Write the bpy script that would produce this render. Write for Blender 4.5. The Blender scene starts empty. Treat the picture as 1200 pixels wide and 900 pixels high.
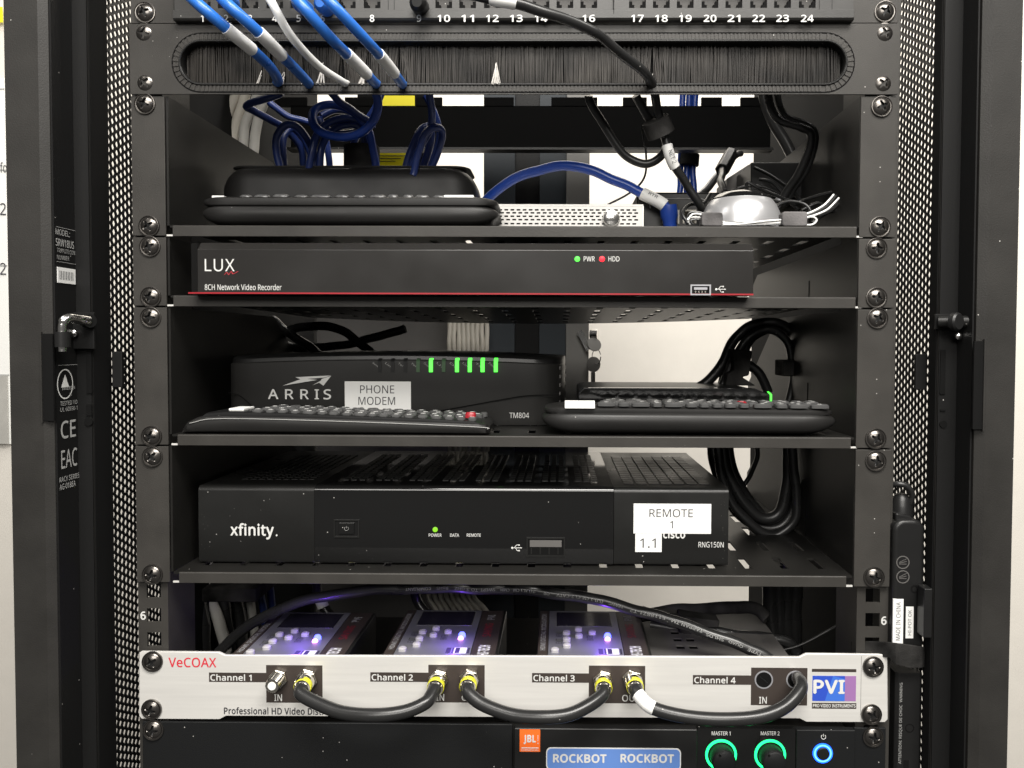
import bpy, math, random, json
from mathutils import Vector, Matrix
random.seed(7)
MM = 0.001
S = bpy.context.scene
COL = S.collection

# ------------------------------------------------------------------ camera
# rack face plane is Y = 0, X to the right, Z up, Z = 0 at the joint under the patch panel (all authored in mm)
A_, B_, C_ = -.0308, .0099, -.0034
PX, PY, FL = 645.6, 430.9, 936.0
EYE = Vector((29.9, -509.0, -200.2))
ROT = Matrix.Rotation(B_, 3, 'Z') @ Matrix.Rotation(A_, 3, 'X') @ Matrix.Rotation(C_, 3, 'Y')
cam = bpy.data.objects.new('camera', bpy.data.cameras.new('camera'))
COL.objects.link(cam)
cx, cy, cz = ROT.col[0], ROT.col[2], -ROT.col[1]
cam.matrix_world = Matrix(((cx[0], cy[0], cz[0], EYE[0]*MM), (cx[1], cy[1], cz[1], EYE[1]*MM), (cx[2], cy[2], cz[2], EYE[2]*MM), (0, 0, 0, 1)))
cam.data.sensor_width = 36
cam.data.lens = FL / 1200 * 36
cam.data.shift_x = (600 - PX) / 1200
cam.data.shift_y = (PY - 450) / 1200
cam.data.clip_start = 0.01
cam.data.clip_end = 50
S.camera = cam

# ------------------------------------------------------------------ light
W = bpy.data.worlds.new('World'); S.world = W; W.use_nodes = True
bg = W.node_tree.nodes['Background']
bg.inputs['Color'].default_value = (1.0, 0.97, 0.93, 1); bg.inputs['Strength'].default_value = 0.11

def area(name, loc, size, power, target, col=(1, .965, .91)):
    l = bpy.data.lights.new(name, 'AREA'); l.shape = 'RECTANGLE'; l.size, l.size_y = size; l.energy = power; l.color = col
    o = bpy.data.objects.new(name, l); COL.objects.link(o); o.location = loc
    o.rotation_euler = (Vector(target) - Vector(loc)).to_track_quat('-Z', 'Y').to_euler()
    return o
area('ceiling_and_fill_light', (0.30, -0.95, 1.0), (1.2, .6), 50, (0.25, -0.35, -.2))
area('ceiling_and_fill_light', (-0.1, -2.3, 0.75), (1.6, .7), 38, (0, 0, -.25))  # added fill behind the camera, brightens labels and shelf depths
area('ceiling_and_fill_light', (-1.1, 0.0, 1.15), (.6, 1.2), 15, (-1.1, 0.3, 0))
area('ceiling_and_fill_light', (1.15, 0.1, 1.15), (.6, 1.2), 25, (1.15, 0.4, -.2))
area('ceiling_and_fill_light', (0.1, 0.66, 1.0), (1.2, .25), 17, (0.1, 0.85, -.8))  # added behind the cabinet to brighten the lower wall
S.view_settings.view_transform = 'Standard'
S.view_settings.look = 'None'
S.view_settings.exposure = 0
S.view_settings.gamma = 1
S.render.engine = 'CYCLES'
S.cycles.max_bounces = 8

# ------------------------------------------------------------------ measuring: a ray of the survey meets a plane of the place
def _ray(px, py):
    return ROT @ Vector(((px - PX) / FL, 1, -(py - PY) / FL))
def at(px, py, Y=0.0):
    d = _ray(px, py); return EYE + d * ((Y - EYE[1]) / d[1])
def atZ(px, py, Z):
    d = _ray(px, py); return EYE + d * ((Z - EYE[2]) / d[2])
def atX(px, py, X):
    d = _ray(px, py); return EYE + d * ((X - EYE[0]) / d[0])
def rect(px0, py0, px1, py1, Y):
    "px rectangle (y down) on plane Y -> x0,x1,z0,z1"
    my, mx = (py0 + py1) / 2, (px0 + px1) / 2
    return at(px0, my, Y)[0], at(px1, my, Y)[0], at(mx, py1, Y)[2], at(mx, py0, Y)[2]

# ------------------------------------------------------------------ materials
def mat(name, base, rough=.5, metal=0.0, bump=0.0, bscale=900, var=0.0, specks=0.0, spec=.5, emit=None, estr=0, coat=0, brushed=0, rvar=0, stretch=(1, 1, 1)):
    m = bpy.data.materials.new(name); m.use_nodes = True
    nt = m.node_tree; N = nt.nodes; L = nt.links; b = N['Principled BSDF']
    b.inputs['Base Color'].default_value = (*base, 1)
    b.inputs['Roughness'].default_value = rough
    b.inputs['Metallic'].default_value = metal
    b.inputs['Specular IOR Level'].default_value = spec
    b.inputs['Coat Weight'].default_value = coat
    b.inputs['Coat Roughness'].default_value = .08
    if emit:
        b.inputs['Emission Color'].default_value = (*emit, 1); b.inputs['Emission Strength'].default_value = estr
    tc = N.new('ShaderNodeTexCoord'); mp = N.new('ShaderNodeMapping'); mp.inputs['Scale'].default_value = stretch
    L.new(tc.outputs['Object'], mp.inputs['Vector']); V = mp.outputs[0]
    col = None
    def noise(scale, detail=4):
        n = N.new('ShaderNodeTexNoise'); n.inputs['Scale'].default_value = scale; n.inputs['Detail'].default_value = detail
        L.new(V, n.inputs['Vector']); return n.outputs['Fac']
    def ramp(src, a, b_, c0, c1):
        r = N.new('ShaderNodeMapRange'); r.inputs[1].default_value = a; r.inputs[2].default_value = b_; r.inputs[3].default_value = c0; r.inputs[4].default_value = c1
        L.new(src, r.inputs[0]); return r.outputs[0]
    if var:
        f = ramp(noise(38 if not brushed else 200, 8), .3, .7, 1 - var * (1.6 if base[0] < .06 else 1), 1 + var * (1.6 if base[0] < .06 else 1))
        mx = N.new('ShaderNodeMix'); mx.data_type = 'RGBA'; mx.blend_type = 'MULTIPLY'; mx.inputs[0].default_value = 1
        mx.inputs[6].default_value = (*base, 1)
        cb = N.new('ShaderNodeCombineColor')
        for i in range(3): L.new(f, cb.inputs[i])
        L.new(cb.outputs[0], mx.inputs[7]); col = mx.outputs[2]
    if specks:
        v = N.new('ShaderNodeTexVoronoi'); v.inputs['Scale'].default_value = 190; L.new(tc.outputs['Object'], v.inputs['Vector'])
        d = ramp(v.outputs['Distance'], .085, .05 , 0, 1)
        hue = N.new('ShaderNodeSeparateColor'); L.new(v.outputs['Color'], hue.inputs[0])
        g = ramp(hue.outputs[0], 1 - specks, 1 - specks + .01, 0, .8)
        mu = N.new('ShaderNodeMath'); mu.operation = 'MULTIPLY'; L.new(d, mu.inputs[0]); L.new(g, mu.inputs[1])
        mx = N.new('ShaderNodeMix'); mx.data_type = 'RGBA'; L.new(mu.outputs[0], mx.inputs[0])
        if col: L.new(col, mx.inputs[6])
        else: mx.inputs[6].default_value = (*base, 1)
        mx.inputs[7].default_value = (.55, .53, .5, 1); col = mx.outputs[2]
    if col: L.new(col, b.inputs['Base Color'])
    if rvar:
        L.new(ramp(noise(25), .3, .7, max(.02, rough - rvar), rough + rvar), b.inputs['Roughness'])
    if bump or brushed:
        bp = N.new('ShaderNodeBump'); bp.inputs['Strength'].default_value = bump or brushed; bp.inputs['Distance'].default_value = .0003
        L.new(noise(bscale, 3), bp.inputs['Height']); L.new(bp.outputs[0], b.inputs['Normal'])
    return m
M = {}
M['powder'] = mat('black_powder_coat', (.040, .0375, .034), .42, bump=.35, bscale=1400, var=.10, specks=.11, spec=0.32)
M['shelf'] = mat('shaded_shelf_black', (.013, .0125, .0115), .38, bump=.25, bscale=1600, var=.10, specks=.13, spec=0.25)  # darker than the lips' coat: bracket and deck shade is in the colour
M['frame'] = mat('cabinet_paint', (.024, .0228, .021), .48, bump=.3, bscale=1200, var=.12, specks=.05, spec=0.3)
M['framedark'] = mat('cabinet_darker_paint', (.010, .010, .010), .45, bump=.2, specks=.03, spec=0.2)
M['black'] = mat('black_plastic', (.012, .012, .012), .35, var=.1, specks=.08, spec=0.35)
M['deep'] = mat('matte_black', (.003, .003, .003), .9, spec=.2)
M['soft'] = mat('soft_touch_black', (.014, .0135, .013), .42, bump=.1, bscale=2500, rvar=.08, specks=.03, spec=0.32)
M['gloss'] = mat('gloss_black', (.008, .008, .008), .09, rvar=.06, spec=.5, coat=.5, specks=.2)
M['satin'] = mat('satin_black', (.012, .012, .0115), .34, bump=.15, bscale=2200, rvar=.08, spec=.4, specks=.25)
M['nvr'] = mat('recorder_front_plastic', (.021, .020, .019), .22, rvar=.05, coat=.2, spec=0.35)
M['modem'] = mat('modem_plastic', (.020, .0195, .0185), .42, bump=.1, bscale=2500, rvar=.06, spec=.4)
M['ampface'] = mat('amplifier_paint', (.009, .0095, .010), .5, bump=.4, bscale=1500, specks=.2, spec=0.25)
M['screw'] = mat('black_oxide_screw', (.15, .14, .13), .27, metal=.92, rvar=.08)
M['recess'] = mat('screw_recess_shade', (.012, .012, .012), .5, metal=.2)  # near-black colour stands for the shade inside the cross
M['chrome'] = mat('chrome', (.75, .74, .72), .18, metal=1, rvar=.06)
M['nickel'] = mat('nickel', (.78, .74, .66), .22, metal=1, rvar=.08)
M['silver'] = mat('brushed_silver', (.80, .785, .75), .38, metal=.35, var=.05, brushed=.12, bscale=300, stretch=(.06, 1, 1.4))
M['alu'] = mat('silver_face', (.34, .34, .36), .4, metal=.3, var=.05)
M['key'] = mat('rubber_key', (.075, .075, .075), .3)
M['ventsilver'] = mat('vented_silver', (.50, .49, .47), .42, metal=.3, var=.04)
M['domesilver'] = mat('dome_silver', (.55, .55, .56), .28, metal=.6)
M['white'] = mat('white_label', (.82, .82, .80), .55)
M['print'] = mat('white_print', (.66, .66, .64), .6)
M['jambprint'] = mat('jamb_print', (.38, .38, .37), .6)
M['dimred'] = mat('dim_red_print', (.22, .02, .03), .5)
M['button'] = mat('grey_white_button', (.42, .41, .42), .45)
M['face'] = mat('patch_face', (.030, .029, .027), .4, bump=.2, bscale=1500, var=.12, specks=.15)
M['plate'] = mat('modulator_plate', (.20, .20, .22), .42, metal=.3)
M['dimprint'] = mat('grey_print', (.35, .35, .34), .6)
M['ink'] = mat('black_ink', (.03, .03, .035), .6)
M['inkgrey'] = mat('grey_ink', (.06, .06, .065), .6)
M['redink'] = mat('red_ink', (.62, .03, .05), .5)
M['redline'] = mat('red_stripe', (.30, .012, .02), .35)
M['brown'] = mat('brown_black_print', (.045, .035, .03), .45)
M['blue'] = mat('blue_cable_jacket', (.025, .15, .55), .32, rvar=.08, var=.08)
M['darkblue'] = mat('dark_blue_cable_jacket', (.016, .034, .15), .34, rvar=.08)
M['greycable'] = mat('grey_cable_jacket', (.40, .39, .36), .5, var=.1)
M['cream_cable'] = mat('cream_cable_jacket', (.50, .47, .41), .5, var=.1)
M['blackcable'] = mat('black_cable_jacket', (.020, .020, .020), .3, rvar=.08, specks=.15)
M['velcro'] = mat('velcro', (.030, .029, .028), .95, bump=1.0, bscale=1100, var=.6, spec=0.1)
M['fuzz'] = mat('grey_velcro', (.10, .095, .095), .95, bump=1.0, bscale=900, var=.8)
M['bristle'] = mat('dark_bristle', (.024, .021, .018), .5, var=.5, spec=0.3)
M['bristletip'] = mat('pale_bristle', (.45, .43, .40), .4)
M['wall'] = mat('painted_wall', (.70, .665, .605), .8, bump=.3, bscale=260, var=.02)
M['paper'] = mat('paper', (.80, .80, .77), .7)
M['yellow'] = mat('yellow_label', (.90, .78, .01), .5)
M['yellowband'] = mat('yellow_band', (.80, .78, .03), .4)
M['orange'] = mat('orange_label', (.90, .16, .02), .45)
M['stickerblue'] = mat('blue_sticker', (.12, .24, .58), .4)
M['logoblue'] = mat('logo_blue', (.03, .08, .50), .35)
M['logopurple'] = mat('logo_purple', (.32, .16, .38), .35)
M['display'] = mat('display_window', (.02, .018, .03), .15)
M['postgrey'] = mat('grey_post_paint', (.17, .165, .155), .5)
M['reargrey'] = mat('rear_panel_paint', (.11, .105, .10), .5, var=.06)
M['slate'] = mat('slate_paint', (.040, .046, .052), .45, spec=0.2)
def glow(n, c, s): M[n] = mat(n, (0, 0, 0), .5, emit=c, estr=s)
glow('led_green', (.08, 1, .06), 2.6); glow('led_red', (1, .006, .012), 7); glow('led_lime', (.35, .9, .03), 1.0); glow('led_blue', (.10, .12, 1), 5)
glow('led_pink', (1, .35, 1), 5); glow('ring_green', (.015, 1, .22), 3.2); glow('ring_blue', (.01, .10, 1), 5.0); glow('ring_cyan', (.25, .8, 1), 1.6)
M['led_off'] = mat('led_unlit', (.06, .12, .06), .3)

# ------------------------------------------------------------------ mesh building
def root_of(o):
    while o.parent: o = o.parent
    return o
class MB:
    def __init__(s): s.v = []; s.f = []
    def add(s, vs, fs):
        n = len(s.v); s.v += [tuple(v) for v in vs]; s.f += [tuple(i + n for i in f) for f in fs]; return s
    def box(s, x0, x1, y0, y1, z0, z1):
        return s.add([(x0, y0, z0), (x1, y0, z0), (x1, y1, z0), (x0, y1, z0), (x0, y0, z1), (x1, y0, z1), (x1, y1, z1), (x0, y1, z1)],
                     [(0, 3, 2, 1), (4, 5, 6, 7), (0, 1, 5, 4), (1, 2, 6, 5), (2, 3, 7, 6), (3, 0, 4, 7)])
    def obox(s, c, ux, uy, uz, a, b, d):
        c, ux, uy, uz = Vector(c), Vector(ux), Vector(uy), Vector(uz)
        vs = [c + ux * (i * a / 2) + uy * (j * b / 2) + uz * (k * d / 2) for k in (-1, 1) for i, j in ((-1, -1), (1, -1), (1, 1), (-1, 1))]
        return s.add(vs, [(0, 3, 2, 1), (4, 5, 6, 7), (0, 1, 5, 4), (1, 2, 6, 5), (2, 3, 7, 6), (3, 0, 4, 7)])
    def prism(s, poly, axis, a, b):
        "poly of 2-D points: axis y -> (x,z), axis x -> (y,z), axis z -> (x,y)"
        def P(p, t): return {'y': (p[0], t, p[1]), 'x': (t, p[0], p[1]), 'z': (p[0], p[1], t)}[axis]
        n = len(poly)
        return s.add([P(p, a) for p in poly] + [P(p, b) for p in poly],
                     [tuple(range(n)), tuple(range(2 * n - 1, n - 1, -1))] + [(i, i + n, (i + 1) % n + n, (i + 1) % n) for i in range(n)])
    def lathe(s, prof, o, axis=(0, -1, 0), n=24, closed=True):
        "profile of (radius, height along axis) starting at origin o"
        o = Vector(o); ax = Vector(axis).normalized(); u = ax.orthogonal().normalized(); w = ax.cross(u)
        vs = []; fs = []
        for r, h in prof:
            for k in range(n):
                t = 2 * math.pi * k / n; vs.append(o + ax * h + (u * math.cos(t) + w * math.sin(t)) * r)
        for i in range(len(prof) - 1):
            for k in range(n):
                a, b = i * n + k, i * n + (k + 1) % n; fs.append((a, b, b + n, a + n))
        if closed: fs += [tuple(range(n - 1, -1, -1)), tuple(range((len(prof) - 1) * n, len(prof) * n))]
        return s.add(vs, fs)
    def cyl(s, o, r, h, axis=(0, -1, 0), n=24): return s.lathe([(r, 0), (r, h)], o, axis, n)
    def loft(s, rings, cap=True):
        n = len(rings[0]); vs = [p for r in rings for p in r]; fs = []
        for i in range(len(rings) - 1):
            for k in range(n):
                a, b = i * n + k, i * n + (k + 1) % n; fs.append((a, b, b + n, a + n))
        if cap: fs += [tuple(range(n - 1, -1, -1)), tuple(range((len(rings) - 1) * n, len(rings) * n))]
        return s.add(vs, fs)
    def tube(s, pts, r, n=10, sub=8, smooth=True, wob=0):
        P = [Vector(p) for p in pts]
        if smooth and len(P) > 2:
            Q = []
            for i in range(len(P) - 1):
                p0 = P[i - 1] if i else P[0] * 2 - P[1]; p1, p2 = P[i], P[i + 1]; p3 = P[i + 2] if i + 2 < len(P) else P[-1] * 2 - P[-2]
                for k in range(sub):
                    t = k / sub
                    Q.append(.5 * ((2 * p1) + (p2 - p0) * t + (2 * p0 - 5 * p1 + 4 * p2 - p3) * t * t + (3 * p1 - p0 - 3 * p2 + p3) * t ** 3))
            Q.append(P[-1]); P = Q
            if wob:
                ph = [random.uniform(0, 6.3) for _ in range(6)]; acc = 0
                for i in range(1, len(P) - 1):
                    acc += (P[i] - P[i - 1]).length * .11
                    P[i] = P[i] + Vector((math.sin(acc + ph[0]) + .5 * math.sin(2.3 * acc + ph[1]), math.sin(.9 * acc + ph[2]), math.sin(1.1 * acc + ph[3]) + .5 * math.sin(2.1 * acc + ph[4]))) * wob
        rings = []; u = None
        for i, p in enumerate(P):
            d = (P[min(i + 1, len(P) - 1)] - P[max(i - 1, 0)]).normalized()
            u = d.orthogonal().normalized() if u is None else (u - d * u.dot(d)).normalized()
            w = d.cross(u); rr = r(i / (len(P) - 1)) if callable(r) else r
            rings.append([p + (u * math.cos(2 * math.pi * k / n) + w * math.sin(2 * math.pi * k / n)) * rr for k in range(n)])
        s.path = P
        return s.loft(rings)
    def build(s, name, m, parent=None, smooth=False, bevel=0, solid=0, at_=None, kind=None):
        o0 = Vector((0, 0, 0))
        if parent is not None: o0 = Vector(root_of(parent)['_o']) if '_o' in root_of(parent) else o0
        if at_ is not None: o0 = Vector(at_)
        me = bpy.data.meshes.new(name)
        me.from_pydata([((v[0] - o0[0]) * MM, (v[1] - o0[1]) * MM, (v[2] - o0[2]) * MM) for v in s.v], [], s.f); me.validate()
        me.materials.append(M[m] if isinstance(m, str) else m)
        o = bpy.data.objects.new(name, me); COL.objects.link(o)
        if parent is not None: o.parent = parent
        elif at_ is None and len(s.v):
            # origin of a single-mesh thing at the foot of its box
            xs, ys, zs = zip(*s.v); c = Vector(((min(xs) + max(xs)) / 2, (min(ys) + max(ys)) / 2, min(zs)))
            for v in me.vertices: v.co -= c * MM
            o.location = c * MM; o['_o'] = tuple(c)
        else:
            o.location = o0 * MM; o['_o'] = tuple(o0)
        if smooth or bevel:
            for p in me.polygons: p.use_smooth = True
            if not bevel: me.set_sharp_from_angle(angle=math.radians(40))
        if solid:
            k = o.modifiers.new('thickness', 'SOLIDIFY'); k.thickness = solid * MM; k.offset = -1
        if bevel:
            k = o.modifiers.new('edges', 'BEVEL'); k.width = bevel * MM; k.segments = 2; k.limit_method = 'ANGLE'; k.angle_limit = math.radians(35); k.harden_normals = True
        if kind: o['kind'] = kind
        return o
def box(name, m, x0, x1, y0, y1, z0, z1, parent=None, bevel=0, **k):
    return MB().box(min(x0, x1), max(x0, x1), min(y0, y1), max(y0, y1), min(z0, z1), max(z0, z1)).build(name, m, parent, bevel=bevel, **k)
def pbox(name, m, r, Y, depth, parent=None, bevel=0, **k):
    x0, x1, z0, z1 = rect(*r, Y); return box(name, m, x0, x1, Y, Y + depth, z0, z1, parent, bevel, **k)
def thing(name, label, cat, loc, group=None):
    o = bpy.data.objects.new(name, None); COL.objects.link(o); o.empty_display_size = .01
    o.location = Vector(loc) * MM; o['_o'] = tuple(loc); o['label'] = label; o['category'] = cat
    if group: o['group'] = group
    return o
def tag(o, label, cat, group=None):
    o['label'] = label; o['category'] = cat
    if group: o['group'] = group
    return o
def lab(o, l): o['label'] = l; return o
def tube(name, m, pts, r, parent=None, n=10, sub=8):
    "pts of (px, py, Y)"
    return MB().tube([at(*p) for p in pts], r, n, sub).build(name, m, parent, smooth=True)

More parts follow.
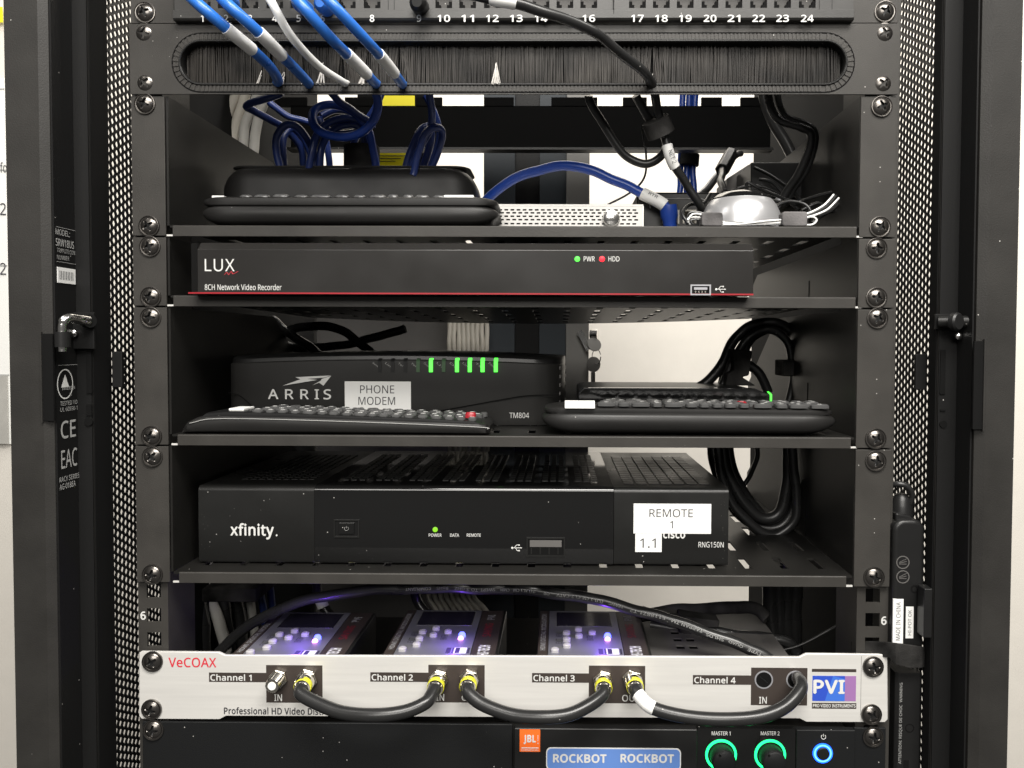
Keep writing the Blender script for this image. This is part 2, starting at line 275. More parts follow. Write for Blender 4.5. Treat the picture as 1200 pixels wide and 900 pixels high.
GLYPHS = json.loads('''{"!":[72,[28,54,22,192,51,192,44,54],[36,-4,28,-2,24,1,21,4,19,15,21,25,24,28,28,31,36,33,44,31,48,28,50,25,52,20,53,15,52,9,50,4,48,1,44,-2]],"(":[81,[50,-42,38,-26,28,-8,20,11,15,31,12,52,11,74,12,95,15,116,20,137,28,157,38,175,50,192,73,192,61,174,52,156,44,136,39,116,36,95,35,74,36,53,39,33,44,13,52,-7,61,-25,72,-42]],")":[81,[8,-42,20,-25,29,-7,36,13,42,33,45,53,46,74,45,95,42,116,36,136,29,156,20,174,8,192,30,192,43,175,53,157,60,137,66,116,69,95,70,74,69,52,66,31,60,11,53,-8,43,-26,30,-42]],"-":[87,[11,62,11,82,76,82,76,62]],".":[72,[36,-4,28,-2,24,1,21,4,19,15,21,25,24,28,28,31,36,33,44,31,48,28,50,25,52,20,53,15,52,9,50,4,48,1,44,-2]],"/":[100,[3,0,74,192,97,192,26,0]],"0":[154,[77,-3,57,0,41,9,29,24,20,43,15,67,13,96,14,116,16,134,19,149,25,163,31,174,40,183,50,190,62,193,77,195,96,192,112,183,125,169,133,149,139,125,140,96,140,77,138,59,134,43,129,29,122,18,114,9,103,3,91,-1],[77,17,90,20,100,26,107,37,112,52,116,72,117,96,116,120,112,140,107,155,100,166,90,172,77,175,63,172,53,166,46,155,41,140,38,120,37,96,38,72,41,52,46,37,53,26,63,20]],"1":[154,[72,0,72,147,73,153,73,167,63,158,57,152,36,136,24,152,76,192,95,192,95,0]],"2":[154,[13,0,13,20,63,70,72,80,88,96,99,111,103,118,107,134,108,142,107,152,104,160,98,166,91,171,83,173,74,174,65,174,49,170,42,166,28,156,15,172,23,178,41,188,51,192,62,194,74,194,91,193,105,188,116,181,125,171,130,158,132,143,131,134,129,124,126,115,121,107,109,89,92,72,83,62,43,23,140,21,140,0]],"3":[154,[65,-3,55,-2,46,-2,20,4,12,8,12,30,20,26,29,23,47,19,65,17,81,18,93,22,102,27,109,35,112,44,114,55,112,66,107,75,100,81,89,85,76,88,60,89,41,89,41,109,60,109,75,110,87,113,96,119,103,126,107,135,108,145,107,154,104,161,99,167,92,171,83,174,73,175,55,173,39,167,32,163,25,158,13,175,21,180,39,189,49,192,61,194,73,194,91,193,106,189,118,181,126,171,131,160,132,147,131,135,128,125,122,116,114,109,104,104,93,101,107,97,118,92,127,85,133,77,137,66,138,55,137,44,135,34,131,25,124,17,116,10,107,5,95,1,81,-2]],"4":[154,[98,0,98,44,6,44,6,64,96,193,120,193,120,65,148,65,148,44,120,44,120,0],[29,65,98,65,98,155,99,162,99,168,96,164,86,147]],"5":[154,[67,-3,39,0,31,2,23,5,17,8,17,30,24,26,32,23,40,21,50,19,67,17,80,19,92,22,101,28,108,35,113,46,114,59,113,70,109,80,103,88,93,93,81,97,66,98,61,98,49,96,43,96,33,94,21,101,29,192,125,192,125,170,49,170,44,115,48,115,57,117,62,117,68,118,74,118,92,116,108,111,121,103,131,92,136,78,138,61,136,43,130,27,119,14,105,5,88,-1]],"6":[154,[80,-3,68,-2,57,1,47,6,38,14,30,23,24,34,19,48,16,64,15,82,15,96,16,109,18,123,21,136,26,148,32,159,39,169,48,178,58,185,71,190,86,193,103,194,119,194,126,192,126,172,119,174,115,174,111,175,103,175,91,174,81,172,72,169,58,159,48,145,42,127,41,118,39,108,38,98,45,103,50,109,57,113,65,117,75,119,85,120,101,118,114,113,126,105,134,93,139,79,141,62,139,43,134,27,125,15,112,5,97,-1],[80,17,90,18,99,22,107,28,113,37,116,48,118,62,117,73,114,83,108,91,101,97,92,100,81,102,73,101,65,99,53,93,48,88,44,83,41,78,39,72,39,59,43,43,47,36,51,30,57,25,64,20,71,18]],"7":[154,[37,0,115,170,12,170,12,192,140,192,140,174,63,0]],"8":[154,[77,-3,58,-1,43,3,30,11,21,21,15,34,13,49,14,57,16,65,19,72,23,78,33,88,46,97,53,100,44,106,36,112,29,120,24,128,20,138,19,149,20,158,23,166,27,174,32,180,39,185,47,189,56,192,66,194,77,194,92,193,106,189,118,183,127,174,132,162,134,149,132,134,129,128,121,118,116,113,104,105,98,102,105,98,112,93,119,89,125,84,130,78,138,66,140,58,140,50,138,35,133,22,123,11,110,4,95,-1],[78,111,86,115,94,120,101,125,106,131,110,139,111,148,110,156,106,163,101,168,94,172,86,175,67,175,59,172,52,168,47,163,44,156,42,148,43,141,47,131,55,123,65,117,71,114],[77,16,89,17,99,20,107,25,113,32,116,40,117,49,116,58,112,66,106,73,98,79,88,84,73,91,62,85,53,79,46,73,40,66,37,58,36,49,37,40,41,32,46,25,54,20,64,17]],"9":[154,[52,-3,48,-3,44,-2,39,-2,35,-1,31,-1,27,0,27,20,35,18,43,17,63,17,73,19,82,23,90,27,96,33,102,40,106,47,109,55,112,64,114,74,116,94,110,88,104,83,97,78,89,75,79,72,69,72,53,73,40,78,29,87,20,98,15,113,13,130,14,143,17,154,21,164,27,173,34,181,42,187,52,191,63,194,75,194,86,193,97,190,108,185,117,178,125,169,131,157,136,144,139,128,140,110,138,83,136,69,133,56,129,44,123,33,116,23,107,14,96,7,83,2,69,-2],[74,90,82,91,89,93,96,96,102,99,107,104,111,109,115,120,116,125,114,141,108,155,103,162,98,167,91,171,83,174,75,175,64,173,55,170,47,164,42,155,38,144,37,130,38,119,41,109,46,101,53,95,62,91]],":":[72,[36,111,28,113,24,116,21,119,19,129,20,136,21,140,24,144,36,148,44,146,48,144,52,136,53,129,52,124,50,119,48,116,44,113],[36,-4,28,-2,24,1,21,4,19,15,21,25,24,28,28,31,36,33,44,31,48,28,50,25,52,20,53,15,52,9,50,4,48,1,44,-2]],"A":[172,[0,0,75,193,97,193,171,0,146,0,123,59,47,59,24,0],[55,81,116,81,95,139,89,154,85,168,83,157,81,151,80,146,77,139]],"B":[175,[26,0,26,192,81,192,103,191,121,187,135,181,145,172,152,160,154,144,153,134,149,124,144,116,137,110,128,105,117,102,125,99,132,97,139,93,145,90,150,85,154,79,158,72,160,55,158,38,152,25,142,14,129,6,113,2,93,0],[50,110,86,110,100,111,112,114,120,118,125,124,128,132,129,142,127,151,124,159,118,164,109,168,97,170,82,171,50,171],[50,20,89,20,104,22,116,25,124,30,130,38,133,46,134,56,133,66,130,74,124,81,115,86,103,89,87,90,50,90]],"C":[170,[104,-3,86,-1,70,3,56,9,44,19,34,30,26,44,21,60,17,77,16,96,18,115,21,132,27,147,35,161,46,173,58,182,73,189,90,193,109,194,128,193,146,189,161,183,152,163,146,165,139,168,125,172,117,173,108,173,89,171,73,164,60,153,50,137,44,118,42,96,44,74,49,55,58,39,71,28,88,21,108,19,124,19,132,21,139,22,154,26,154,5,132,-1,124,-2,115,-2]],"D":[196,[26,0,26,192,85,192,104,191,120,187,135,181,148,173,159,162,168,149,175,134,178,117,180,98,177,68,168,44,153,25,133,11,109,3,80,0],[50,21,76,21,120,29,146,55,154,97,152,120,146,139,135,153,121,163,103,169,82,171,50,171]],"E":[149,[26,0,26,192,133,192,133,171,50,171,50,111,128,111,128,90,50,90,50,21,133,21,133,0]],"F":[139,[26,0,26,192,133,192,133,171,50,171,50,103,128,103,128,81,50,81,50,0]],"G":[196,[108,-3,89,-1,73,3,58,9,46,18,35,30,27,43,21,59,18,77,16,96,18,115,22,132,28,148,37,162,49,173,62,182,78,189,96,193,116,194,126,194,146,192,156,189,165,187,173,183,164,162,157,165,149,168,132,172,123,173,114,173,93,171,75,164,61,153,50,137,44,118,42,96,42,81,45,68,49,55,55,45,63,35,72,28,84,23,98,19,114,18,122,18,152,23,152,80,109,80,109,101,176,101,176,7,165,4,133,-2,121,-2]],"H":[199,[26,0,26,192,50,192,50,111,149,111,149,192,173,192,173,0,149,0,149,89,50,89,50,0]],"I":[91,[11,0,11,14,33,19,33,172,11,178,11,192,80,192,80,178,57,172,57,19,80,14,80,0]],"J":[73,[-1,-51,-9,-51,-15,-49,-18,-49,-21,-48,-21,-27,-18,-28,-15,-28,-12,-29,-9,-29,-5,-30,3,-30,7,-29,15,-25,18,-22,21,-18,23,-13,25,1,25,192,49,192,49,3,47,-14,43,-27,35,-38,25,-45,13,-50]],"K":[166,[26,0,26,192,50,192,50,97,56,103,72,122,78,128,83,134,135,192,163,192,87,108,166,0,138,0,70,92,50,74,50,0]],"L":[141,[26,0,26,192,50,192,50,21,134,21,134,0]],"M":[244,[26,0,26,192,62,192,121,35,182,192,218,192,218,0,194,0,194,146,195,154,195,162,196,168,131,0,111,0,48,168,47,162,47,154,48,146,48,0]],"N":[204,[26,0,26,192,54,192,156,33,157,36,157,46,156,52,156,192,178,192,178,0,150,0,47,159,47,145,48,136,48,0]],"O":[210,[105,-3,86,-1,70,3,55,10,43,19,34,31,26,44,21,60,17,77,16,96,17,115,21,132,26,148,34,162,43,173,55,182,70,189,86,193,105,195,123,193,140,189,154,183,166,173,176,162,183,148,189,133,192,115,193,96,192,77,189,60,183,44,176,31,166,19,154,10,140,3,123,-1],[105,18,125,21,141,28,153,39,161,55,166,74,168,96,166,119,161,138,153,153,141,164,125,171,105,174,86,171,70,164,57,153,49,138,44,119,42,96,44,74,49,55,57,39,69,28,85,21]],"P":[163,[26,0,26,192,77,192,100,190,118,185,132,177,141,166,147,152,149,135,148,125,146,115,142,106,136,97,128,90,118,83,105,79,90,76,72,75,50,75,50,0],[50,95,70,95,86,96,100,99,110,104,118,112,122,122,124,134,123,146,119,155,112,162,103,167,90,170,75,171,50,171]],"Q":[210,[149,-46,112,-2,110,-3,107,-3,86,-1,70,3,55,10,43,19,34,31,26,44,21,60,17,77,16,96,17,115,21,132,26,148,34,162,43,173,55,182,70,189,86,193,105,195,123,193,140,189,154,183,166,173,176,162,183,148,189,133,192,115,193,96,192,74,187,54,179,36,168,21,154,10,138,2,183,-46],[105,18,125,21,141,28,153,39,161,55,166,74,168,96,166,119,161,138,153,153,141,164,125,171,105,174,86,171,70,164,57,153,49,138,44,119,42,96,44,74,49,55,57,39,69,28,85,21]],"R":[167,[26,0,26,192,79,192,101,190,118,186,132,178,141,168,147,154,149,137,148,128,146,119,143,112,139,105,134,100,129,96,123,92,117,89,110,86,163,0,135,0,88,79,50,79,50,0],[50,100,79,100,93,101,105,104,113,109,119,116,123,125,124,136,123,148,119,156,113,163,104,167,92,170,78,171,50,171]],"S":[147,[66,-3,56,-2,46,-2,20,4,14,6,14,30,21,27,29,24,47,20,67,18,81,19,91,22,100,27,106,33,109,40,111,49,109,60,107,65,99,73,93,77,85,81,76,85,51,95,38,102,29,110,22,120,18,132,16,146,17,155,20,164,24,172,30,178,37,184,46,189,55,192,66,194,88,194,106,192,115,189,123,187,130,184,123,163,116,166,93,172,85,173,77,173,66,172,57,170,50,166,45,160,42,153,41,145,41,139,42,134,45,129,48,125,52,121,58,118,65,114,73,110,82,107,93,102,103,98,111,93,118,88,124,83,129,76,132,69,134,61,135,51,133,36,127,22,116,12,103,4,86,-1]],"T":[149,[63,0,63,171,3,171,3,192,146,192,146,171,87,171,87,0]],"U":[196,[97,-3,75,-1,57,6,43,17,32,31,26,48,24,68,24,192,48,192,48,67,50,53,54,41,61,31,71,24,83,20,99,18,114,20,127,24,136,32,143,42,147,54,148,68,148,192,172,192,172,68,171,55,168,43,164,32,158,22,149,14,139,7,127,1,113,-2]],"V":[161,[69,0,0,192,25,192,69,69,71,61,74,54,78,40,79,33,81,27,82,33,84,40,85,47,88,54,90,61,93,69,136,192,161,192,93,0]],"W":[250,[54,0,3,192,28,192,58,75,64,51,67,29,68,36,70,44,71,52,75,68,78,76,111,192,136,192,172,75,180,43,182,29,184,43,188,59,189,67,192,75,221,192,246,192,195,0,171,0,134,126,132,131,131,136,129,141,124,162,123,160,121,149,115,125,78,0]],"X":[157,[1,0,65,100,5,192,32,192,79,117,126,192,152,192,92,100,156,0,129,0,78,83,27,0]],"Y":[152,[64,0,64,73,0,192,26,192,76,98,126,192,152,192,88,74,88,0]],"Z":[154,[10,0,10,18,111,170,13,170,13,192,140,192,140,174,39,21,143,21,143,0]],"a":[151,[58,-3,45,-2,35,2,25,8,18,16,14,27,12,40,14,53,20,64,29,73,43,80,60,84,81,86,106,87,106,95,105,106,102,114,98,120,92,124,85,127,69,127,61,126,48,122,42,119,35,116,28,134,42,140,51,143,59,145,68,146,77,146,93,145,106,141,116,135,123,126,128,113,129,98,129,0,112,0,107,20,100,13,93,7,86,3,79,0,69,-2],[63,16,75,18,85,21,93,26,100,34,104,45,106,57,106,70,84,70,68,68,56,65,47,61,41,55,38,48,37,40,38,32,40,27,44,22,50,19,56,17]],"b":[165,[91,-3,80,-2,71,0,63,3,51,13,46,18,40,0,23,0,23,204,46,204,46,132,45,128,45,125,51,131,57,136,63,140,71,144,80,146,91,146,108,144,122,138,134,128,143,113,149,95,150,72,149,49,143,31,134,16,122,6,108,-1],[88,17,99,19,109,23,116,31,122,42,125,56,126,72,122,103,109,121,87,127,73,125,63,121,55,114,50,103,47,90,46,73,47,55,50,42,55,31,63,23,73,18]],"c":[129,[81,-3,68,-2,57,1,47,5,37,11,30,19,23,29,19,41,16,55,15,71,16,88,19,102,24,114,30,125,38,133,48,139,58,143,70,146,82,147,89,146,97,146,103,144,110,143,120,139,113,119,108,121,103,122,98,124,87,126,82,126,58,120,44,102,39,71,40,55,44,42,50,32,58,24,68,19,80,18,88,18,101,20,118,26,118,5,102,-1,95,-2,88,-2]],"d":[165,[74,-3,57,-1,43,6,31,16,22,30,17,49,15,72,17,94,22,113,31,128,43,138,57,145,74,147,85,146,94,144,108,136,114,131,119,125,120,128,120,132,119,136,119,204,142,204,142,0,123,0,120,19,114,14,108,8,102,4,94,0,84,-2],[78,17,91,18,102,22,110,29,115,39,118,52,119,67,119,71,118,88,115,102,110,113,103,121,92,125,77,127,66,125,56,120,49,112,43,101,40,87,39,71,40,55,43,42,49,31,56,23,66,19]],"e":[152,[84,-3,71,-2,59,1,48,6,38,12,30,20,24,30,19,42,16,56,15,71,16,86,18,99,23,111,29,122,36,131,45,138,55,143,66,146,78,147,90,146,101,143,110,139,118,133,125,125,131,116,135,106,137,94,138,82,138,67,39,67,41,52,45,40,52,30,61,23,72,19,85,17,109,20,124,24,131,27,131,7,117,1,110,0,102,-2,93,-2],[40,86,113,86,112,98,109,108,105,116,98,122,89,126,78,127,68,126,59,122,51,116,46,108,42,98]],"f":[92,[29,0,29,126,4,126,4,137,29,145,29,153,31,170,35,183,42,193,51,200,62,204,76,206,82,205,87,205,104,201,98,182,84,186,76,186,69,185,63,183,59,178,55,172,54,164,53,153,53,144,89,144,89,126,53,126,53,0]],"g":[165,[78,-64,58,-63,41,-60,26,-55,26,-34,41,-40,59,-44,79,-45,91,-44,100,-40,108,-34,114,-26,118,-16,119,-4,119,14,120,17,119,19,107,7,92,0,74,-3,57,-1,42,6,30,17,22,32,17,50,15,72,17,93,22,111,30,126,42,138,57,144,74,147,83,146,92,144,100,141,107,137,113,132,119,125,124,144,142,144,142,-2,141,-21,135,-37,127,-49,114,-58,98,-63],[78,17,91,18,101,22,109,28,115,38,118,50,119,66,119,72,118,90,115,104,109,114,101,121,90,125,77,127,66,125,57,120,49,112,44,101,40,88,39,71,40,55,44,42,49,31,57,23,66,18]],"h":[166,[23,0,23,204,46,204,46,131,45,124,52,131,58,136,66,141,74,144,83,146,92,146,108,145,121,141,131,134,138,124,143,111,144,94,144,0,121,0,121,92,117,111,107,123,89,127,74,125,63,121,55,113,50,103,47,90,46,74,46,0]],"i":[69,[31,168,25,172,21,178,21,188,25,194,31,198,38,198,42,196,47,191,49,183,47,175,42,170,38,168],[23,0,23,144,46,144,46,0]],"j":[69,[31,168,25,172,21,178,21,188,25,194,31,198,38,198,42,196,47,191,49,183,47,175,42,170,38,168],[6,-64,-6,-64,-15,-61,-15,-42,-12,-43,-9,-43,-3,-45,3,-45,13,-43,17,-40,20,-36,22,-30,23,-22,23,144,46,144,46,-21,45,-34,42,-44,37,-53,29,-59,19,-63]],"k":[143,[23,0,23,204,46,204,46,82,45,78,45,74,55,86,63,95,109,144,137,144,79,82,141,0,113,0,63,67,46,53,46,0]],"l":[69,[23,0,23,204,46,204,46,0]],"m":[251,[23,0,23,144,42,144,45,124,58,137,65,141,73,144,81,146,89,147,109,144,124,136,133,122,140,130,147,136,154,141,163,144,172,146,181,147,196,145,208,141,217,134,224,124,228,111,229,94,229,0,206,0,206,93,203,112,193,123,177,127,164,125,154,121,147,115,142,105,139,94,138,80,138,0,114,0,114,93,111,112,101,123,85,127,72,125,62,121,55,113,50,103,47,90,46,75,46,0]],"n":[166,[23,0,23,144,42,144,45,124,58,137,66,141,74,144,83,146,92,147,108,145,121,141,131,134,138,124,143,111,144,94,144,0,121,0,121,92,117,111,107,123,89,127,74,125,63,121,56,113,51,103,47,90,46,75,46,0]],"o":[163,[81,-3,69,-2,57,1,47,6,38,13,30,21,23,32,19,44,16,57,15,72,17,94,23,113,33,127,46,138,63,145,82,147,94,146,106,143,116,138,125,131,133,123,140,113,144,101,147,87,148,72,146,50,140,32,130,17,116,6,100,-1],[81,17,95,19,105,24,113,32,119,43,122,56,124,72,122,88,119,101,113,112,105,120,95,125,81,127,68,125,57,120,49,112,44,101,40,88,39,72,40,56,44,43,49,32,57,24,68,19]],"p":[165,[23,-64,23,144,42,144,45,124,57,136,63,140,71,144,80,146,91,147,108,145,122,138,134,128,143,114,149,95,150,72,149,50,143,31,134,16,122,6,108,-1,91,-3,81,-2,71,0,57,8,51,13,46,18,45,15,46,11,46,-64],[88,17,96,18,103,20,109,24,119,36,122,44,126,62,126,73,125,88,122,101,116,112,109,120,99,125,87,127,74,125,63,121,56,114,51,105,48,92,46,77,46,72,47,56,50,42,55,31,63,23,73,19]],"q":[165,[119,-64,119,12,120,16,120,19,114,14,108,8,101,4,93,0,84,-2,73,-3,57,-1,43,6,31,16,22,30,17,49,15,72,17,94,22,113,31,128,43,138,58,145,74,147,85,146,94,144,102,140,108,136,114,130,119,124,124,144,142,144,142,-64],[78,17,91,18,102,22,109,29,115,39,118,51,119,67,119,71,118,88,115,102,110,113,102,121,91,125,77,127,66,125,56,120,49,112,43,101,40,87,39,71,40,55,43,42,49,31,56,23,66,19]],"r":[111,[23,0,23,144,42,144,45,118,57,132,64,138,72,143,80,146,90,147,93,147,96,146,102,146,107,145,104,123,102,124,99,124,96,125,81,125,74,122,68,119,62,115,57,109,52,102,49,95,47,86,46,77,46,0]],"s":[129,[59,-3,50,-2,41,-2,14,6,14,28,20,25,27,23,35,20,43,18,60,16,71,17,79,19,86,22,90,26,93,32,94,38,91,47,85,53,80,56,74,59,58,66,49,69,41,73,34,76,28,80,23,84,19,89,16,95,14,101,14,109,15,120,20,129,29,137,40,142,53,146,68,147,76,146,84,146,107,140,114,137,106,118,99,121,87,125,73,127,57,127,44,123,40,119,37,115,36,110,38,103,40,100,43,97,47,94,65,86,73,82,82,79,90,75,97,72,103,68,108,64,111,59,114,53,116,47,117,40,115,27,110,16,101,8,89,2,75,-1]],"t":[97,[67,-3,53,-1,46,1,40,4,35,9,31,15,27,22,25,31,25,126,4,126,4,137,25,146,34,177,48,177,48,144,90,144,90,126,48,126,48,42,49,34,51,28,55,23,59,19,65,17,78,17,82,18,85,18,91,20,91,2,88,0,85,-1,80,-1,71,-3]],"u":[166,[74,-3,58,-1,45,3,34,10,27,20,23,33,21,50,21,144,45,144,45,51,49,32,59,21,77,17,91,18,102,23,110,30,115,41,119,54,120,69,120,144,143,144,143,0,124,0,120,19,114,12,108,7,100,3,92,0,83,-2]],"v":[136,[55,0,0,144,25,144,56,59,57,55,59,51,60,46,62,41,63,37,65,32,67,24,67,21,69,24,70,28,72,32,73,37,75,41,76,46,78,51,79,55,81,59,111,144,136,144,82,0]],"w":[211,[42,0,3,144,27,144,47,67,55,37,57,24,59,28,59,31,62,45,64,50,67,63,93,144,119,144,143,63,151,36,153,25,155,30,156,36,164,67,184,144,208,144,168,0,140,0,116,81,108,110,106,120,104,115,103,110,101,103,100,96,97,89,95,81,69,0]],"x":[142,[5,0,57,74,7,144,34,144,71,90,108,144,135,144,85,74,137,0,110,0,71,57,31,0]],"y":[137,[23,-64,11,-64,8,-63,5,-63,3,-62,3,-44,7,-44,10,-45,19,-45,27,-44,33,-42,39,-38,43,-33,47,-27,51,-20,58,-1,0,144,26,144,57,62,59,55,62,48,68,29,69,23,75,40,77,48,80,55,82,62,111,144,137,144,75,-20,69,-33,63,-43,55,-52,47,-59,36,-63]],"z":[126,[10,0,10,16,88,126,15,126,15,144,114,144,114,126,38,18,116,18,116,0]]}''')
def text(s, O, U, V, m, parent, bold=0.0, name='lettering', font_spacing=1.0):
    "flat print fitted to the parallelogram O, O+U, O+V (mm); letter outlines are filled curves"
    c = bpy.data.curves.new('t', 'CURVE'); c.dimensions = '2D'; c.fill_mode = 'BOTH'; x = 0
    for ch in s:
        if ch == ' ': x += 75 * font_spacing; continue
        g = GLYPHS[ch]
        for k in g[1:]:
            sp_ = c.splines.new('POLY'); n = len(k) // 2; sp_.points.add(n - 1); sp_.use_cyclic_u = True
            pt = [Vector((k[2 * i], k[2 * i + 1])) for i in range(n)]
            for i in range(n):
                p = pt[i]
                sp_.points[i].co = (x + p.x, p.y, 0, 1)
        x += (g[0] + bold * 400) * font_spacing + (0 if font_spacing == 1 else 20 * (font_spacing - 1))
    t = bpy.data.objects.new('t', c); me = bpy.data.meshes.new_from_object(t)
    if not me.vertices: return None
    xs = [v.co.x for v in me.vertices]; ys = [v.co.y for v in me.vertices]
    x0, x1, y0, y1 = min(xs), max(xs), min(ys), max(ys)
    O, U, V = Vector(O), Vector(U), Vector(V); o0 = Vector(root_of(parent)['_o'])
    if len(s) == 1:
        w = V.length * (x1 - x0) / (y1 - y0)
        if w < U.length: O = O + U * (.5 - .5 * w / U.length); U = U * (w / U.length)
    Nn = U.cross(V).normalized()
    b_ = bold * 330; vs = []; fs = []; tris = [tuple(p.vertices) for p in me.polygons]; co = [v.co.copy() for v in me.vertices]
    for k, (bx, by) in enumerate(((-b_, 0), (b_, 0), (0, b_), (0, -b_), (0, 0)) if bold else ((0, 0),)):   # heavier print: the letter struck again, a hair apart
        n0 = len(vs)
        for v in co:
            q = O + U * ((v.x + bx - x0 + b_) / (x1 - x0 + 2 * b_)) + V * ((v.y + by - y0 + b_) / (y1 - y0 + 2 * b_)) + Nn * (.06 + .012 * k)
            vs.append((q - o0) * MM)
        fs += [tuple(i + n0 for i in f) for f in tris]
    me = bpy.data.meshes.new(name); me.from_pydata(vs, [], fs)
    bpy.data.objects.remove(t); bpy.data.curves.remove(c)
    me.name = name; me.materials.append(M[m]); o = bpy.data.objects.new(name, me); COL.objects.link(o); o.parent = parent
    return o
def ptext(s, r, Y, m, parent, bold=0.0, **k):
    x0, x1, z0, z1 = rect(*r, Y); return text(s, (x0, Y - .05, z0), (x1 - x0, 0, 0), (0, 0, z1 - z0), m, parent, bold, **k)

def grid_holes(x0, x1, y0, y1, holes, F):
    "cells of a sheet with rectangular holes; F maps (a,b) to a point"
    xs = sorted({x0, x1, *[h[0] for h in holes], *[h[1] for h in holes]}); ys = sorted({y0, y1, *[h[2] for h in holes], *[h[3] for h in holes]})
    xs = [x for x in xs if x0 <= x <= x1]; ys = [y for y in ys if y0 <= y <= y1]
    idx = {}; vs = []; fs = []
    def vid(i, j):
        if (i, j) not in idx: idx[(i, j)] = len(vs); vs.append(F(xs[i], ys[j]))
        return idx[(i, j)]
    for i in range(len(xs) - 1):
        for j in range(len(ys) - 1):
            mx, my = (xs[i] + xs[i + 1]) / 2, (ys[j] + ys[j + 1]) / 2
            if any(h[0] < mx < h[1] and h[2] < my < h[3] for h in holes): continue
            fs.append((vid(i, j), vid(i + 1, j), vid(i + 1, j + 1), vid(i, j + 1)))
    return MB().add(vs, fs)
def rrect(x0, x1, z0, z1, r, n=6):
    P = []
    for cx_, cz_, a in ((x1 - r, z1 - r, 0), (x0 + r, z1 - r, 90), (x0 + r, z0 + r, 180), (x1 - r, z0 + r, 270)):
        for k in range(n + 1):
            t = math.radians(a + 90 * k / n); P.append((cx_ + r * math.cos(t), cz_ + r * math.sin(t)))
    return P

# ------------------------------------------------------------------ screws (shared mesh, recess modelled)
def screw_mesh():
    vs = []; fs = []; n = 64; R = 5.3
    radii = [0.001] + [R * k / 16 for k in range(1, 17)]
    def h(r, t):
        x, z = r * math.cos(t), r * math.sin(t); base = 2.9 * (1 - (r / R) ** 2.2 * .62) if r < R * .99 else 1.0
        d = 0
        for a, b in ((x, z), (z, x)):
            w = .95 * (1 - abs(a) / 3.6 * .55) + .15
            if abs(a) < 3.4 and abs(b) < w: d = max(d, 2.1 * min(1, (w - abs(b)) / .25) * (1 - (abs(a) / 3.5) ** 4))
        if r < 1.35: d = max(d, 2.1)
        return base - d
    vs.append((0, -h(0, 0), 0))
    for r in radii[1:]:
        for k in range(n):
            t = 2 * math.pi * k / n; vs.append((r * math.cos(t), -h(r, t), r * math.sin(t)))
    for k in range(n): fs.append((0, 1 + (k + 1) % n, 1 + k))
    for i in range(15):
        for k in range(n):
            a, b = 1 + i * n + k, 1 + i * n + (k + 1) % n; fs.append((a, b, b + n, a + n))
    m = MB().add(vs, fs)
    m.lathe([(R, .0), (R, 1.0), (R - .05, 1.05)], (0, 0, 0), n=48, closed=False)
    return m
def washer_mesh(): return MB().lathe([(5.35, 0.1), (5.35, .55), (6.0, .62), (6.25, 1.15), (6.6, 1.1), (6.7, 0.1)], (0, 0, 0), n=48, closed=False)
def _mesh(mb, m, name):
    me = bpy.data.meshes.new(name); me.from_pydata([tuple(c * MM for c in v) for v in mb.v], [], mb.f); me.materials.append(M[m])
    for p in me.polygons: p.use_smooth = True
    me.set_sharp_from_angle(angle=math.radians(42)); return me
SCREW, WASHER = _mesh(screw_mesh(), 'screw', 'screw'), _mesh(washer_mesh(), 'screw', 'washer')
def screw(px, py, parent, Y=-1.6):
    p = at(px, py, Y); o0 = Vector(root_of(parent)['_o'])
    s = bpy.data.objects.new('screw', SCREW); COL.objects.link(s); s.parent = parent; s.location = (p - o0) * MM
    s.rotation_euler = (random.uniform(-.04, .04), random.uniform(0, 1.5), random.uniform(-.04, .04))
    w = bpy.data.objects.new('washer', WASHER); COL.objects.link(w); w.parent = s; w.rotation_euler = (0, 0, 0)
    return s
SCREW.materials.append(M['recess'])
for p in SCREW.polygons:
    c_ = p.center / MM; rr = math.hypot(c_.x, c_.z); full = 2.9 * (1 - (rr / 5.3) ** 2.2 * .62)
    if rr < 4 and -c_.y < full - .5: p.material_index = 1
U = 44.45

# ================================================================== SETTING
wl = box('wall', 'wall', -2600, 2600, 900, 960, -1900, 1500); wl['kind'] = 'structure'
# paper calendar taped to the wall at the left
cal = thing('wall_calendar', 'white paper calendar sheet on the wall beyond the left cabinet edge', 'calendar', (at(-60, 525, 894)[0], 894, at(0, 525, 894)[2]))
x1 = at(12.5, 400, 894)[0]
box('sheet', 'paper', x1 - 420, x1 - 2, 892, 894, at(0, 520, 894)[2], at(0, 92, 894)[2], cal)
box('sheet_corner', 'greycable', x1 - 420, x1 - 4, 888.5, 890.5, at(0, 520, 890)[2], at(0, 440, 890)[2], cal)
for i, yy in enumerate((105, 200, 312, 440)):
    z = at(0, yy, 892)[2]; box('ruled_line', 'dimprint', x1 - 420, x1 - 2, 891.2, 891.7, z, z + 2, cal)
ptext('2', (0, 238, 7, 252), 891, 'inkgrey', cal); ptext('2', (0, 308, 7, 322), 891, 'inkgrey', cal); ptext('fo', (0, 190, 8, 202), 891, 'inkgrey', cal)
box('yellow_strip', 'yellow', x1 - 420, x1 - 2, 890, 891.6, at(0, 26, 890)[2], at(0, 8, 890)[2], cal)

# ================================================================== CABINET
cab = thing('rack_cabinet', 'open black steel rack enclosure with perforated sides that holds all the equipment', 'rack cabinet', (0, 0, -622))
ZB, ZT = -640, 185

